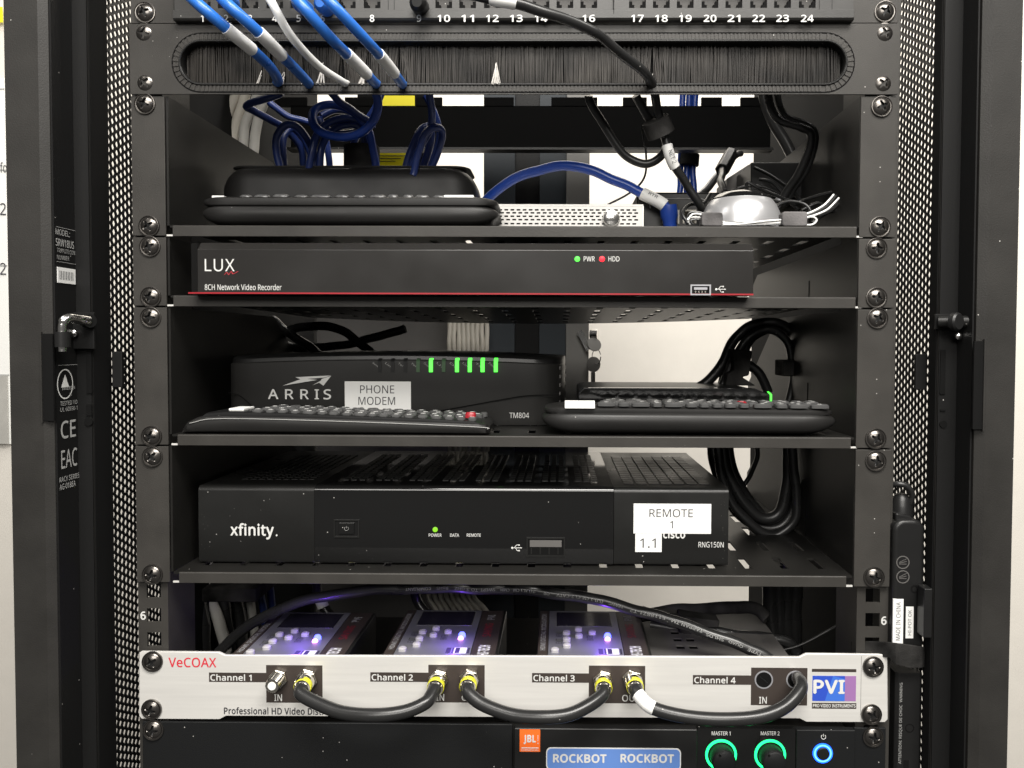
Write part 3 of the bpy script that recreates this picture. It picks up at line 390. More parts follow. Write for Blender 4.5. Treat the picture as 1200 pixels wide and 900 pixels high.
def frame_poly(s):   # plan section (x, y) of the folded steel jamb
    P = [(-299, -34), (-279, -34), (-274.5, -31), (-275, -8), (-264.5, -8), (-264, 12), (-267, 12), (-267, -5), (-278, -5), (-278, -29), (-280, -31.5), (-296, -31.5), (-296, 60), (-299, 60)]
    if s > 0: P = [(300, -34), (283, -34), (278, -31), (277, -11), (265, -11), (265, -1), (268, -1), (268, -8), (280, -8), (280, -29), (284, -31.5), (297, -31.5), (297, 60), (300, 60)][::-1]
    return P
for s in (-1, 1):
    f = MB().prism(frame_poly(s), 'z', ZB, ZT).build('door_jamb', 'frame', cab)
    # inner folds carry thin strips in a darker black
    g = MB().box(*( (-274.2, -264.6) if s < 0 else (265.2, 276.8)), -9.2 if s < 0 else -12.2, -8.1 if s < 0 else -11.1, ZB, ZT).build('dark_fold_strip', 'framedark', cab)
    h = MB().box(*( (-274.7, -273.6) if s < 0 else (276.2, 277.1)), -30, -9.6 if s < 0 else -12.4, ZB, ZT).build('dark_fold_side', 'framedark', cab)
    q = MB().box(*( (-264.2, -263.6) if s < 0 else (263.9, 264.6)), -8 if s < 0 else -10.8, 12 if s < 0 else -1.2, ZB, ZT).build('dark_inner_fold', 'deep', cab)
    # perforated side panel: every hole is cut, hexagonal stagger
    vs = []; fs = []; P = 5.6; CW = 4.85; r = 2.22; X = 266 * s; y0 = 3.0 if s > 0 else 8.0
    ncol = 15; nrow = int((ZT - ZB) / P)
    for c in range(ncol):
        for k in range(nrow):
            yc = y0 + CW * (c + .5); zc = ZB + P * (k + (.5 if c % 2 else 0)) + 2.8
            n0 = len(vs)
            for t in range(6):
                a = math.radians(60 * t); vs.append((X, yc + r * math.cos(a), zc + r * math.sin(a)))
            for t in range(6):
                a = math.radians(60 * t); rr = P / math.sqrt(3); vs.append((X, yc + rr * math.cos(a), zc + rr * math.sin(a)))
            for t in range(6):
                q1 = (n0 + t, n0 + (t + 1) % 6, n0 + 6 + (t + 1) % 6, n0 + 6 + t); fs.append(q1)
    mb = MB(); mb.v = vs; mb.f = fs
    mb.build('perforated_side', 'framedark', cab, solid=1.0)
    MB().box(X - .8, X + .8, y0 + CW * ncol + .5, 470, ZB, ZT).build('dark_side_sheet', 'deep', cab)  # solid and coloured black so the shaded interior stays dark
# unseen top added against overhead light, cut short to light the rear; bottom sheet
box('unseen_top_sheet', 'framedark', -299, 299, -30, 230, ZT, ZT + 2, cab)
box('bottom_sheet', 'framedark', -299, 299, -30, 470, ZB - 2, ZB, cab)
# mounting rails with square holes and unit numbers
for s in (-1, 1):
    e = at(162, 725, 2)[0] if s < 0 else at(1044, 725, 2)[0]
    i_ = at(197, 725, 2)[0] if s < 0 else at(1004, 725, 2)[0]
    a, b = min(e, i_), max(e, i_)
    hx = 232.5 * s; holes = []
    for u in range(-14, 4):
        for k in (6.35, 22.22, 38.1):
            zc = u * U + k; holes.append((hx - 4.6, hx + 4.6, zc - 4.6, zc + 4.6))
    rl = grid_holes(a, b, ZB + 5, ZT - 5, holes, lambda x, z: (x, 2.2, z)).build('mounting_rail', 'powder', cab, solid=2)
    MB().box(*((b - 2, b) if s < 0 else (a, a + 2)), 4.4, 40, ZB + 5, ZT - 5).build('rail_return', 'powder', cab)
    if s > 0: MB().box(b - 2, b, 4.4, 26, ZB + 5, ZT - 5).build('rail_return', 'powder', cab)
    for u in (6, 7, 5):
        zc = (-9 + (u - 6)) * U + 22.2
        x = at(168, 725, 2)[0] if s < 0 else at(1036, 725, 2)[0]
        text(str(u), (x - 1.9, 2.0, zc - 3), (3.6, 0, 0), (0, 0, 5.6), 'print', cab, .03, name='unit_number')
# rear frame seen through the shelves
box('rear_door_edge', 'postgrey', at(663, 400, 430)[0], at(690, 400, 430)[0], 430, 470, ZB, ZT, cab, bevel=1)
box('rear_door_panel', 'slate', at(632, 400, 432)[0], at(663, 400, 430)[0] + 1, 434, 466, ZB, ZT, cab)
box('rear_door_fold', 'framedark', at(603, 400, 440)[0], at(632, 400, 440)[0], 438, 466, ZB, ZT, cab)
box('rear_door_skin', 'slate', at(567, 400, 430)[0], at(603, 400, 430)[0], 428, 466, ZB, ZT, cab)
x0, x1, z0, z1 = rect(200, 362, 567, 800, 452)
box('rear_sheet', 'reargrey', -262, x1, 452, 455, ZB, z1, cab)
# lock with its keys on the grey edge
lk = MB().cyl(at(692, 392, 430), 6, 9, (1, -.3, 0)).build('lock_barrel', 'chrome', cab, smooth=True)

# latch hardware on the left and right jambs
lt = thing('door_latch', 'chrome cranked latch handle on the left cabinet jamb', 'latch', tuple(at(88, 390, -20)))
pbox('latch_plate', 'framedark', (66, 366, 110, 409), -12.4, 2, lt, bevel=.4)
tube('handle', 'chrome', [(104, 376, -16), (92, 374, -22), (80, 373, -30), (74, 379, -33), (73, 392, -33), (73.5, 412, -33)], lambda t: 3.0 if t < .6 else 2.4, lt, n=16)
MB().cyl(at(73.2, 389, -34.5), 4.2, 9, (0, 0, -1)).build('collar', 'black', lt, smooth=True)
MB().cyl(at(100, 376, -14), 4.2, 5, (1, -.5, 0)).build('hub', 'black', lt, smooth=True)
MB().lathe([(2.4, 0), (2.4, 1.6), (1.2, 2.4)], at(87, 391, -13)).build('rivet', 'chrome', lt, smooth=True)
rt = thing('door_latch', 'dark latch pin with a small rivet on the right cabinet jamb', 'latch', tuple(at(1118, 377, -20)))
MB().cyl(at(1100, 377, -15), 3.6, 19, (1, -.55, 0)).build('pin', 'satin', rt, smooth=True)
MB().lathe([(5.5, 0), (5.5, 3), (4.6, 4)], at(1117, 377, -24), (.6, -1, 0)).build('collar', 'black', rt, smooth=True)
pbox('latch_plate', 'framedark', (1096, 368, 1120, 386), -13.6, 2, rt, bevel=.4)
MB().lathe([(2.2, 0), (2.2, 1.4), (1, 2.2)], at(1123, 394, -18)).build('rivet', 'chrome', rt, smooth=True)
# striker tabs reaching over the perforated sides, slots in the jambs
for r in ((131, 412, 143, 454), (1073, 415, 1087, 457)):
    pbox('striker_tab', 'framedark', r, 4, 3, cab, bevel=.5)
for px0, px1, y in ((50, 62.5, (391, 493)), (1141, 1152, (396, 498))):
    a = at(px0, 440, -34.6); b = at(px1, 440, -34.6); zt, zb = at(56, y[0], -34)[2], at(56, y[1], -34)[2]
    box('pull_slot', 'deep', a[0], b[0], -34.8, -33.2, zb, zt, cab)
    box('slot_lip', 'frame', *((a[0] - .8, a[0]) if px0 < 600 else (b[0], b[0] + .8)), -35.6, -33.4, zb - 1, zt + 1, cab)
for px, y0_, y1_ in ((104, 391, 412), (104, 417, 461), (104, 474, 487)):
    pbox('jamb_slot', 'deep', (px - 3, y0_, px + 3, y1_), -10.2, 1.2, cab)
MB().lathe([(2.6, 0), (2.6, .9)], at(104.5, 494, -9.4)).build('jamb_hole', 'deep', cab)
for y0_, y1_ in ((410, 462), (480, 482)):
    pbox('jamb_slot', 'deep', (1102, y0_, 1108, y1_), -13, 1.0, cab)
MB().lathe([(2.6, 0), (2.3, .9)], at(1105, 497, -12)).build('jamb_hole', 'deep', cab)
# rating print on the inner face of the left jamb
XL = -273.4
def side_text(s, y0, y1, ya, yb, m='jambprint', bold=.0):
    bold *= .3
    zt, zb = atX(76, y0, XL)[2], atX(76, y1, XL)[2]
    text(s, (XL + .1, ya, zb), (0, yb - ya, 0), (0, 0, zt - zb), m, cab, bold)
XL = -273.4
side_text('MODEL:', 270, 277, -29, -15, bold=.02); side_text('SRW18US', 281, 290, -29, -11, bold=.05)
side_text('TRIPPLITE.COM', 292, 297, -28, -9.9); side_text('NUMBER', 300, 305, -28, -16)
zt, zb = atX(76, 314, XL)[2], atX(76, 332, XL)[2]
box('rating_sticker', 'white', XL, XL + .3, -28, -10, zb, zt, cab)
zt, zb = atX(76, 318, XL + .3)[2], atX(76, 328, XL + .3)[2]
for k in range(9): box('barcode_bar', 'inkgrey', XL + .3, XL + .4, -26 + k * 1.6, -25.4 + k * 1.6, zb, zt, cab)
c = atX(76, 450, XL); MBr = MB(); ring = []
for k in range(28):
    a = 2 * math.pi * k / 28; ring.append(((c[1] + math.cos(a) * 8.0, c[2] + math.sin(a) * 9.3), (c[1] + math.cos(a) * 7.1, c[2] + math.sin(a) * 8.5)))
vs = [(XL + .2, p[0][0], p[0][1]) for p in ring] + [(XL + .2, p[1][0], p[1][1]) for p in ring]
MB().add(vs, [(i, (i + 1) % 28, (i + 1) % 28 + 28, i + 28) for i in range(28)]).build('mark_ring', 'print', cab)
MB().add([(XL + .2, c[1] - 4, c[2] - 2), (XL + .2, c[1] + 4, c[2] - 2), (XL + .2, c[1], c[2] + 6)], [(0, 1, 2)]).build('mark_triangle', 'print', cab)
side_text('INTERTEK', 453, 457, -25, -12, bold=.03)
side_text('TESTED TO', 470, 475, -27, -10); side_text('UL 60950-1', 477, 482, -27, -10)
side_text('CE', 493, 514, -27, -12, bold=.03); side_text('EAC', 527, 549, -27, -11, bold=.02)
side_text('RACY SERIES:', 558, 564, -29, -8, bold=.02); side_text('AG-018EA', 566, 573, -29, -13, bold=.02)
for yy in (268, 308, 428): 
    z = atX(76, yy, XL)[2]; box('rule_line', 'dimprint', XL, XL + .15, -28, -9, z, z + .25, cab)

# ================================================================== BRUSH PANEL
bp = thing('brush_strip', 'black one-unit brush strip panel with toothed oval opening and hanging bristles', 'brush panel', (0, 0, -44.4))
def stadium(x0, x1, z0, z1, n=22, ns=60):
    r = (z1 - z0) / 2; zc = (z0 + z1) / 2; P = []
    for k in range(ns): P.append((x0 + r + (x1 - x0 - 2 * r) * k / ns, z1, 0, 1))
    for k in range(n):
        a = math.pi / 2 - math.pi * k / n; P.append((x1 - r + r * math.cos(a), zc + r * math.sin(a), math.cos(a), math.sin(a)))
    for k in range(ns): P.append((x1 - r - (x1 - x0 - 2 * r) * k / ns, z0, 0, -1))
    for k in range(n):
        a = -math.pi / 2 - math.pi * k / n; P.append((x0 + r + r * math.cos(a), zc + r * math.sin(a), math.cos(a), math.sin(a)))
    return P
sx0, sx1, sz0, sz1 = rect(213, 50, 990, 98, -2)
ST = stadium(sx0, sx1, sz0, sz1)
OX0, OX1, OZ0, OZ1 = -241, 241, -U + .4, -.4
def outer(p):
    x, z, nx, nz = p
    if abs(nz) > .999: return (x, OZ1 if nz > 0 else OZ0)
    ts = []
    ts.append(((OX1 if nx > 0 else OX0) - x) / nx if nx else 1e9)
    if abs(nz) > 1e-6: ts.append(((OZ1 if nz > 0 else OZ0) - z) / nz)
    t = min(ts); return (x + nx * t, z + nz * t)
Q = [outer(p) for p in ST]
for cxr, czr in ((OX0, OZ0), (OX0, OZ1), (OX1, OZ0), (OX1, OZ1)):
    k = min(range(len(Q)), key=lambda i: (Q[i][0] - cxr) ** 2 + (Q[i][1] - czr) ** 2); Q[k] = (cxr, czr)
n = len(ST)
mb = MB().add([(p[0], -1.4, p[1]) for p in ST] + [(q[0], -1.4, q[1]) for q in Q], [(i, (i + 1) % n, (i + 1) % n + n, i + n) for i in range(n)])
mb.build('plate', 'powder', bp, solid=-1.4)
# trim round the opening, swept along the oval
prof = [(0, 6), (0, -3.4), (.9, -3.9), (1.6, -3.2), (1.6, -1.7), (5.2, -1.7), (5.2, -3.0), (6.0, -3.0), (6.4, -1.4)]
vs = []; fs = []
for p in ST:
    for o_, h in prof: vs.append((p[0] + p[2] * o_, h, p[1] + p[3] * o_))
m_ = len(prof)
for i in range(n):
    for k in range(m_ - 1):
        a = i * m_ + k; b = ((i + 1) % n) * m_ + k; fs.append((a, b, b + 1, a + 1))
MB().add(vs, fs).build('shaded_trim', 'deep', bp, smooth=True)  # black floor puts the shade between the teeth into the colour
vs = []; fs = []; prof = [(0, 5), (0, -3.5), (.5, -3.95), (1.1, -3.95), (1.5, -3.4), (1.7, -1.7)]; m_ = len(prof)
for p in ST:
    for o_, h in prof: vs.append((p[0] + p[2] * (o_ - .02), h - .03, p[1] + p[3] * (o_ - .02)))
for i in range(n):
    for k in range(m_ - 1):
        a = i * m_ + k; b = ((i + 1) % n) * m_ + k; fs.append((a, b, b + 1, a + 1))
MB().add(vs, fs).build('opening_lip', 'satin', bp, smooth=True)
# teeth of the trim: hundreds of tiny ribs, one part
mb = MB(); step = 2.42
L0 = sx1 - sx0 - (sz1 - sz0); rad = (sz1 - sz0) / 2; zc = (sz0 + sz1) / 2
for sgn in (1, -1):
    for k in range(int(L0 / step)):
        x = sx0 + rad + step * (k + .5); zz = (sz1 + 3.4) if sgn > 0 else (sz0 - 3.4)
        mb.obox((x, -2.4, zz), (1, 0, 0), (0, 1, 0), (0, 0, 1), 1.3, 1.8, 3.5)
for side in (-1, 1):
    na = int(math.pi * (rad + 3.4) / (step * 1.25))
    for k in range(na):
        a = -math.pi / 2 + math.pi * (k + .5) / na; dx, dz = math.cos(a) * side, math.sin(a)
        c = ((sx0 + rad if side < 0 else sx1 - rad) + dx * (rad + 3.4), -2.4, zc + dz * (rad + 3.4))
        mb.obox(c, (-dz, 0, dx), (0, 1, 0), (dx, 0, dz), 1.5, 1.8, 3.6)
mb.build('trim_teeth', 'powder', bp, kind='stuff')
# bristles
mb = MB(); gaps = [at(px, 90, 2)[0] for px in (318, 356, 400, 432, 468, 764)]
def hair(x, z0, z1, y, dx, dy, w):
    mb.add([(x - w, y, z0), (x + w, y, z0), (x, y + w * 1.5, z0), (x - w * .7 + dx, y + dy, z1), (x + w * .7 + dx, y + dy, z1), (x + dx, y + dy + w * 1.5, z1)],
           [(0, 1, 4, 3), (1, 2, 5, 4), (2, 0, 3, 5), (3, 4, 5)])
x = sx0 + 1
while x < sx1 - 1:
    y = random.uniform(1.5, 4.5); lean = random.gauss(0, .5) + math.sin(x * .23) * .5
    near = min(gaps, key=lambda g: abs(g - x)); d = x - near
    if abs(d) < 9: lean += (1 if d > 0 else -1) * random.uniform(0, 7) * (1 - abs(d) / 9)
    hair(x, sz1 + 3, sz0 - 1 + random.uniform(-1, 1), y, lean, random.uniform(-.6, .9), random.uniform(.13, .26))
    x += random.uniform(.16, .34)
mb.build('bristles', 'bristle', bp, kind='stuff')
mb = MB()
for px, sp, nn, up in ((303, 2, 5, 20), (330, 4, 5, 16), (375, 5, 16, 26), (424, 4, 16, 20), (581, 4.5, 30, 26), (356, 2, 4, 12), (766, 2, 6, 14)):
    g = at(px, 99, -4)[0]
    for k in range(nn):
        x = g + random.uniform(-.15, .15) * sp; z1 = sz0 + random.uniform(.45, 1) * up * .545
        hair(x, z1, sz0 - random.uniform(0, 1.5), .8, random.uniform(-.6, .6) * sp, -5.0 + random.uniform(-.5, .5), random.uniform(.12, .2))
mb.build('pushed_bristles', 'bristletip', bp, kind='stuff')
zmid_ = (sz0 + sz1) / 2
box('bristle_backing', 'deep', sx0 - 4, sx1 + 4, 8.4, 9.4, zmid_, sz1 + 3, bp)
box('bristle_backing', 'deep', sx0 - 4, sx1 + 4, 6.4, 7.4, sz0 - 1, zmid_ + 4, bp)
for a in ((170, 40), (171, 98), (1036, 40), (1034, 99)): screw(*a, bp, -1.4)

# ================================================================== PATCH PANEL
pp = thing('patch_bay', 'black patch panel with twenty four numbered jacks across the top', 'patch panel', (0, 0, 0))
PXS = [237, 265, 293, 322, 350, 378, 407, 436, 491, 520, 548, 577, 605, 634, 662, 690, 747, 775, 803, 832, 860, 889, 917, 946]
xs_ = [at(p, 4, -6)[0] for p in PXS]
zb_, zn = at(600, 27, -3)[2], at(600, 12, -6)[2]
zp = at(600, 9.5, -6)[2]          # bottom edge of the jack openings
holes = [(x - 5.2, x + 5.2, zp, zp + 11.5) for x in xs_]
X0, X1 = at(204, 10, -6)[0], at(1000, 10, -6)[0]
MB().box(-241, 241, -1.4, 0, .5, U - .5).build('ear_plate', 'powder', pp, bevel=.3)
grid_holes(X0, X1, zn, U - 4, holes, lambda x, z: (x, -6, z)).build('face', 'face', pp, solid=1.5)
MB().prism([(-6, zn), (-8.0, zn - .6), (-8.0, zb_ + 1.2), (-7, zb_), (-1.4, zb_), (-1.4, zn)], 'x', X0, X1).build('number_strip', 'face', pp, bevel=.2)
box('end_wall', 'satin', X0, X0 + 1.2, -5.9, -1.4, zn, U - 4, pp); box('end_wall', 'satin', X1 - 1.2, X1, -5.9, -1.4, zn, U - 4, pp)
box('back_wall', 'deep', X0 + 2, X1 - 2, 14, 15, 0, U - 3, pp)
for q in (204, 318, 455, 462, 719, 960, 975):
    xx = at(q, 10, -6)[0]; box('seam', 'deep', xx - .15, xx + .15, -8.06 if q in (719,) else -6.06, -5.9, zn - (3 if q == 719 else 0), U - 4, pp)
def jack_mesh(mb, x):
    mb.box(x - 5.2, x - 3.2, -5.6, -3, zp, zp + 4.2); mb.box(x + 3.2, x + 5.2, -5.6, -3, zp, zp + 4.2)
    mb.box(x - 3.2, x - 1.9, -5.6, -3, zp, zp + 2.1); mb.box(x + 1.9, x + 3.2, -5.6, -3, zp, zp + 2.1)
    mb.box(x - 5.2, x + 5.2, 4, 5, zp, zp + 11.5); mb.box(x - 5.2, x + 5.2, -3, 4, zp - .8, zp); mb.box(x - 6, x - 5.2, -3, 4, zp, zp + 11.5); mb.box(x + 5.2, x + 6, -3, 4, zp, zp + 11.5)
    mb.box(x - 1.6, x + 1.6, -5.9, -5.2, zp - 2.2, zp - 1.8)
for i, (x, px) in enumerate(zip(xs_, PXS)):
    mb = MB(); jack_mesh(mb, x); mb.build('jack', 'deep', pp)
    w = 4 if i < 9 else 7.5
    ptext(str(i + 1), (px - w, 17.3, px + w, 25.8), -8.0, 'print', pp, .02, name='number')
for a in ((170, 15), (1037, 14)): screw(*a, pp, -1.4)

# ================================================================== SHELVES
def shelf(top, bot, units, label, screws, sag=0.0, wide=(205, 1001)):
    zt = -bot * U + 7.2; zb = -bot * U; z1 = -top * U
    t = thing('rack_shelf', label, 'rack shelf', (0, 0, zb), 'vented shelves screwed into the rack')
    holes = []
    for cx_ in range(-204, 205, 24):
        for r_ in range(6):
            y = 15 + 46 * r_; holes.append((cx_ - 2.6, cx_ + 2.6, y, y + 26))
    f = (lambda x, y: (x, y, zt - sag * (y / 290) * (.4 + .6 * max(0, 1 - (x / 214) ** 2)) * 1.0))
    # extra cuts so that a sagging deck bends
    m = grid_holes(-218, 218, -.4, 290, holes, f)
    m.build('deck', 'shelf', t, solid=1.3)
    MB().prism([(-1.6, zb + .2), (-1.6, zt - .5), (-1.1, zt), (-.3, zt), (-.3, zb + .2)], 'x', at(wide[0], 400, 0)[0] + 0, at(wide[1], 400, 0)[0]).build('front_lip', 'powder', t, bevel=.25)
    for s in (-1, 1):
        if units == 2: P = [(0, z1 - .3), (186, z1 - .3), (288, z1 - 62), (288, zt), (0, zt)]
        else: P = [(0, z1 - .3), (255, z1 - 1.5), (288, z1 - 18), (288, zt), (0, zt)]
        X = 218.5 * s
        MB().prism(P, 'x', X, X + 1.4 * s).build('side_bracket', 'shelf', t)
        box('bracket_slit', 'deep', X - .12 * s, X, 96, 98.2, zt + 2, min(z1 - 10, zt + (18 if units == 1 else 30)), t)
        xa, xb = (-241.5, -220.2) if s < 0 else (218.8, 241.5)
        MB().box(xa, xb, -1.5, 0, zb + .5, z1 - .5).build('flange', 'powder', t, bevel=.35)
        tx = at(wide[0] if s < 0 else wide[1], 400, 0)[0]
        MB().box(min(tx, tx + 4 * s), max(tx, tx + 4 * s), -1.2, -.2, zb + .3, zb + 1.4).build('fold_tab', 'silver', t)
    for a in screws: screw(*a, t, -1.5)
    return t, zt
sh1, Z1 = shelf(1, 3, 2, 'black rack shelf under the stacked black remotes and silver vented box', ((170, 122), (175, 265), (1033, 125), (1031, 266)))
sh2, Z2 = shelf(3, 4, 1, 'shallow black rack shelf that carries the wide video recorder', ((176, 289), (177, 348), (1027, 291), (1027, 349)), sag=9)
sh3, Z3 = shelf(4, 6, 2, 'black rack shelf under the phone modem and two long remotes', ((177, 372), (178, 511), (1028, 373), (1026, 514)), wide=(208, 998))
sh4, Z4 = shelf(6, 8, 2, 'lowest black rack shelf carrying the wide cable box', ((179, 535), (179, 673), (1026, 540), (1024, 676)), wide=(208, 995))

# ================================================================== REMOTES
def remote_loft(stations, n=28):
    "stations of (x, y_centre, half_depth, z_bottom, z_top, squareness)"
    rings = []; mx_ = (stations[0][0] + stations[-1][0]) / 2
    for x, yc, hd, zb, zt, e in stations:
        r = []
        for k in range(n):
            a = 2 * math.pi * k / n; c, s_ = math.cos(a), math.sin(a)
            k_ = 1 - .10 * max(0, -s_) if e >= .44 else 1
            r.append((mx_ + (x - mx_) * (1 - .035 * max(0, -s_) if e >= .44 else 1), yc + hd * k_ * math.copysign(abs(c) ** e, c), (zb + zt) / 2 + (zt - zb) / 2 * math.copysign(abs(s_) ** e, s_)))
        rings.append(r)
    return MB().loft(rings)
def key_pad(mb, x, y, z, w, d, h, r=.35):
    mb.loft([[(x + w / 2 * (math.copysign(abs(math.cos(a)) ** .6, math.cos(a))), y + d / 2 * (math.copysign(abs(math.sin(a)) ** .6, math.sin(a))), zz) for a in [2 * math.pi * k / 12 for k in range(12)]] for zz in (z, z + h * .7)] +
            [[(x + w / 2 * .8 * math.cos(a), y + d / 2 * .8 * math.sin(a), z + h) for a in [2 * math.pi * k / 12 for k in range(12)]]])

# front remote on the top shelf
YF = 2
xa, xb = at(230, 250, YF)[0], at(583, 250, YF)[0]
zt = at(400, 229, YF)[2]
r1 = thing('remote_control', 'chunky black remote with a row of grey keys lying nearest on the top shelf', 'remote control', ((xa + xb) / 2, YF + 24, Z1))
def rstn(xa, xb, yc, hd, zb, zt, end=14, e=.45, lift=0):
    L = xb - xa; out = []
    for k in range(0, 41):
        t = k / 40; x = xa + L * (0.5 - 0.5 * math.cos(math.pi * t)); d = min(x - xa, xb - x)
        f = 1 if d >= end else math.sqrt(max(0, 1 - (1 - d / end) ** 2)); f = max(f, .02)
        zm = zb + (zt - zb) * .62
        out.append((x, yc, hd * (.55 + .45 * f) * (1 if f > .03 else .9), zm - (zm - zb) * (.25 + .75 * f) + lift, zm + (zt - zm) * (.1 + .9 * f) + lift, e))
    return out
remote_loft(rstn(xa, xb, YF + 24, 24, Z1 + .2, zt - 4.6, 18)).build('lower_shell', 'soft', r1, smooth=True)
zsm = at(400, 240, YF)[2]
remote_loft(rstn(xa + .6, xb - .6, YF + 24, 23.6, zsm - 1.5, zt, 16, .38)).build('upper_shell', 'soft', r1, smooth=True)
random.seed(3)
x = xa + 22; 
while x < xb - 34:
    w = random.choice((7, 8, 9, 9, 11, 14)); mb = MB()
    key_pad(mb, x + w / 2, YF + 16 + random.uniform(-2, 2), zt - .5, w, 7, 3.4); mb.build('key', 'key', r1, smooth=True); x += w + random.uniform(1, 3)
a = at(248, 228, YF + 8); box('paper_label', 'white', a[0], a[0] + 8, YF + 8, YF + 22, zt - .2, zt + 1.3, r1, bevel=.3)
a = at(521, 228, YF + 8); box('paper_label', 'white', a[0], a[0] + 19, YF + 6, YF + 18, zt - .3, zt + 1.5, r1, bevel=.3)
# rear remote, standing a little higher behind it
YB = 58
xa2, xb2 = at(255, 210, YB)[0], at(557, 210, YB)[0]; zt2 = at(400, 193, YB + 4)[2]
r2 = thing('remote_control', 'thick smooth black remote lying behind the keyed remote below the blue coils', 'remote control', ((xa2 + xb2) / 2, YB + 26, Z1))
remote_loft(rstn(xa2, xb2, YB + 26, 26, Z1 + .2, zt2, 20, .4)).build('shell', 'soft', r2, smooth=True)
remote_loft(rstn(xa2 + 5, xb2 - 5, YB + 30, 24, zt2 - 2, zt2 + .35, 12, .4)).build('battery_cover', 'modem', r2, smooth=True)
for px, w in ((372, 8), (388, 20), (418, 14), (372, 6), (430, 18)):
    a = at(px, 192, YB + 30); box('rubber_foot', 'deep', a[0], a[0] + w, YB + 24, YB + 34, zt2 + .6, zt2 + 2.4, r2, bevel=.4)

# ================================================================== SILVER VENTED BOX
vb = thing('media_converter', 'low silver box with rows of slotted vents on the top shelf', 'network box', (at(668, 262, 40)[0], 70, Z1))
YV = 40; vx0, vx1, vz0, vz1 = rect(560, 239, 753, 264, YV); vz0 = Z1 + 1
hl = []
slw = (vx1 - vx0) / 27.0
for k in range(26):
    for q, zy in enumerate((246, 249.5, 253.5, 257.5, 262.2)):
        zc_ = at(668, zy, YV)[2]; xo = vx0 + slw * (k + .35 + (.3 if q % 2 else 0)); hl.append((xo, xo + slw * .62, zc_ - .55, zc_ + .55))
hl = [h for h in hl if h[1] < vx1 - 2.5]
grid_holes(vx0, vx1, vz0, vz1 - 1.2, hl, lambda x, z: (x, YV, z)).build('vented_front', 'ventsilver', vb, solid=.8)
MB().box(vx0 + .2, vx1 - .2, YV + 3, YV + 70, vz0 + .3, vz1 - 2).build('core', 'deep', vb)
MB().prism([(YV - .3, vz1 - 1.4), (YV + 1, vz1), (YV + 76, vz1), (YV + 76, vz1 - 1.4)], 'x', vx0 - .4, vx1 + .6).build('lid', 'silver', vb, bevel=.2)
hl2 = [(YV + 4 + k * 5.2, YV + 7 + k * 5.2, at(668, zy, YV)[2] - .5, at(668, zy, YV)[2] + .5) for k in range(13) for zy in (246, 251, 256, 261)]
grid_holes(YV, YV + 76, vz0, vz1 - 1.4, hl2, lambda y, z: (vx1 + .1, y, z)).build('side_panel', 'silver', vb, solid=-.6)
MB().lathe([(4.2, 0), (5.6, .4), (5.9, 2.5), (5.2, 4.2), (3.4, 5.0), (.6, 5.3)], at(716, 256.5, YV), n=28).build('thumbscrew', 'chrome', vb, smooth=True)

# ================================================================== BLACK SWITCH WITH ETHERNET PORTS
YN = 70; nx0, nx1, nz0, nz1 = rect(748, 226, 870, 262, YN)
ns = thing('network_switch', 'dark box with beige ethernet sockets behind the silver vented box', 'network switch', ((nx0 + nx1) / 2, YN + 40, Z1))
hs = [rect(*r, YN) for r in ((776, 246, 796, 262), (800, 246, 816, 262))]
grid_holes(nx0, nx1, Z1 + .5, nz1, [(h[0], h[1], h[2], h[3]) for h in hs], lambda x, z: (x, YN, z)).build('face', 'modem', ns, solid=1)
box('body', 'black', nx0, nx1, YN + 12, YN + 80, Z1 + .5, nz1 - .3, ns)
box('lid', 'black', nx0, nx1, YN, YN + 80, nz1 - .8, nz1 + .2, ns)
for h in hs:
    mb = MB(); mb.box(h[0], h[0] + 1.2, YN - .6, YN + 10, h[2], h[3]); mb.box(h[1] - 1.2, h[1], YN - .6, YN + 10, h[2], h[3]); mb.box(h[0] + 1.2, h[1] - 1.2, YN - .6, YN + 10, h[3] - 1, h[3]); mb.box(h[0], h[1], YN + 10, YN + 11, h[2], h[3])
    mb.build('socket', 'cream_cable', ns)
mb = MB(); q = [at(*p, YN - .4) for p in ((762, 244), (762, 237), (768, 233), (822, 233), (830, 238), (834, 244))]
mb.tube(q, .35, 6, 2); mb.build('outline_print', 'dimprint', ns)

# ================================================================== SILVER TOPPED PUCK
YP = 18
pc = at(868, 262, YP + 22); pr_ = (at(916, 250, YP + 22)[0] - at(820, 250, YP + 22)[0]) / 2
hz = at(868, 224, YP + 22)[2] - Z1
pk = thing('ir_receiver', 'round silver dome receiver with a black glossy cap on the top shelf', 'receiver', (pc[0], YP + 22, Z1))
prof = [(pr_ * .92, .5), (pr_, 3), (pr_ * .99, hz * .28), (pr_ * .93, hz * .48), (pr_ * .84, hz * .66), (pr_ * .74, hz * .78)]
MB().lathe(prof, (pc[0], YP + 22, Z1), (0, 0, 1), 48).build('dome', 'domesilver', pk, smooth=True)
MB().lathe([(pr_ * .74, hz * .77), (pr_ * .75, hz * .80), (pr_ * .66, hz * .88), (pr_ * .5, hz * .95), (pr_ * .2, hz), (.1, hz)], (pc[0], YP + 22, Z1), (0, 0, 1), 48).build('cap', 'gloss', pk, smooth=True)

# black box farther back
bx = pbox('adapter_box', 'black', (880, 190, 946, 232), 120, 70, bevel=1)
tag(bx, 'square matte black box behind the silver dome near the right bracket', 'adapter box')
bx2 = MB().prism([tuple(at(*p, 170)[i] for i in (0, 2)) for p in ((852, 262), (852, 209), (877, 193), (905, 193), (905, 262))], 'y', 170, 215).build('rear_adapter', 'reargrey', bevel=.6)
tag(bx2, 'grey chamfered box standing behind the silver dome against the white wall', 'adapter box')

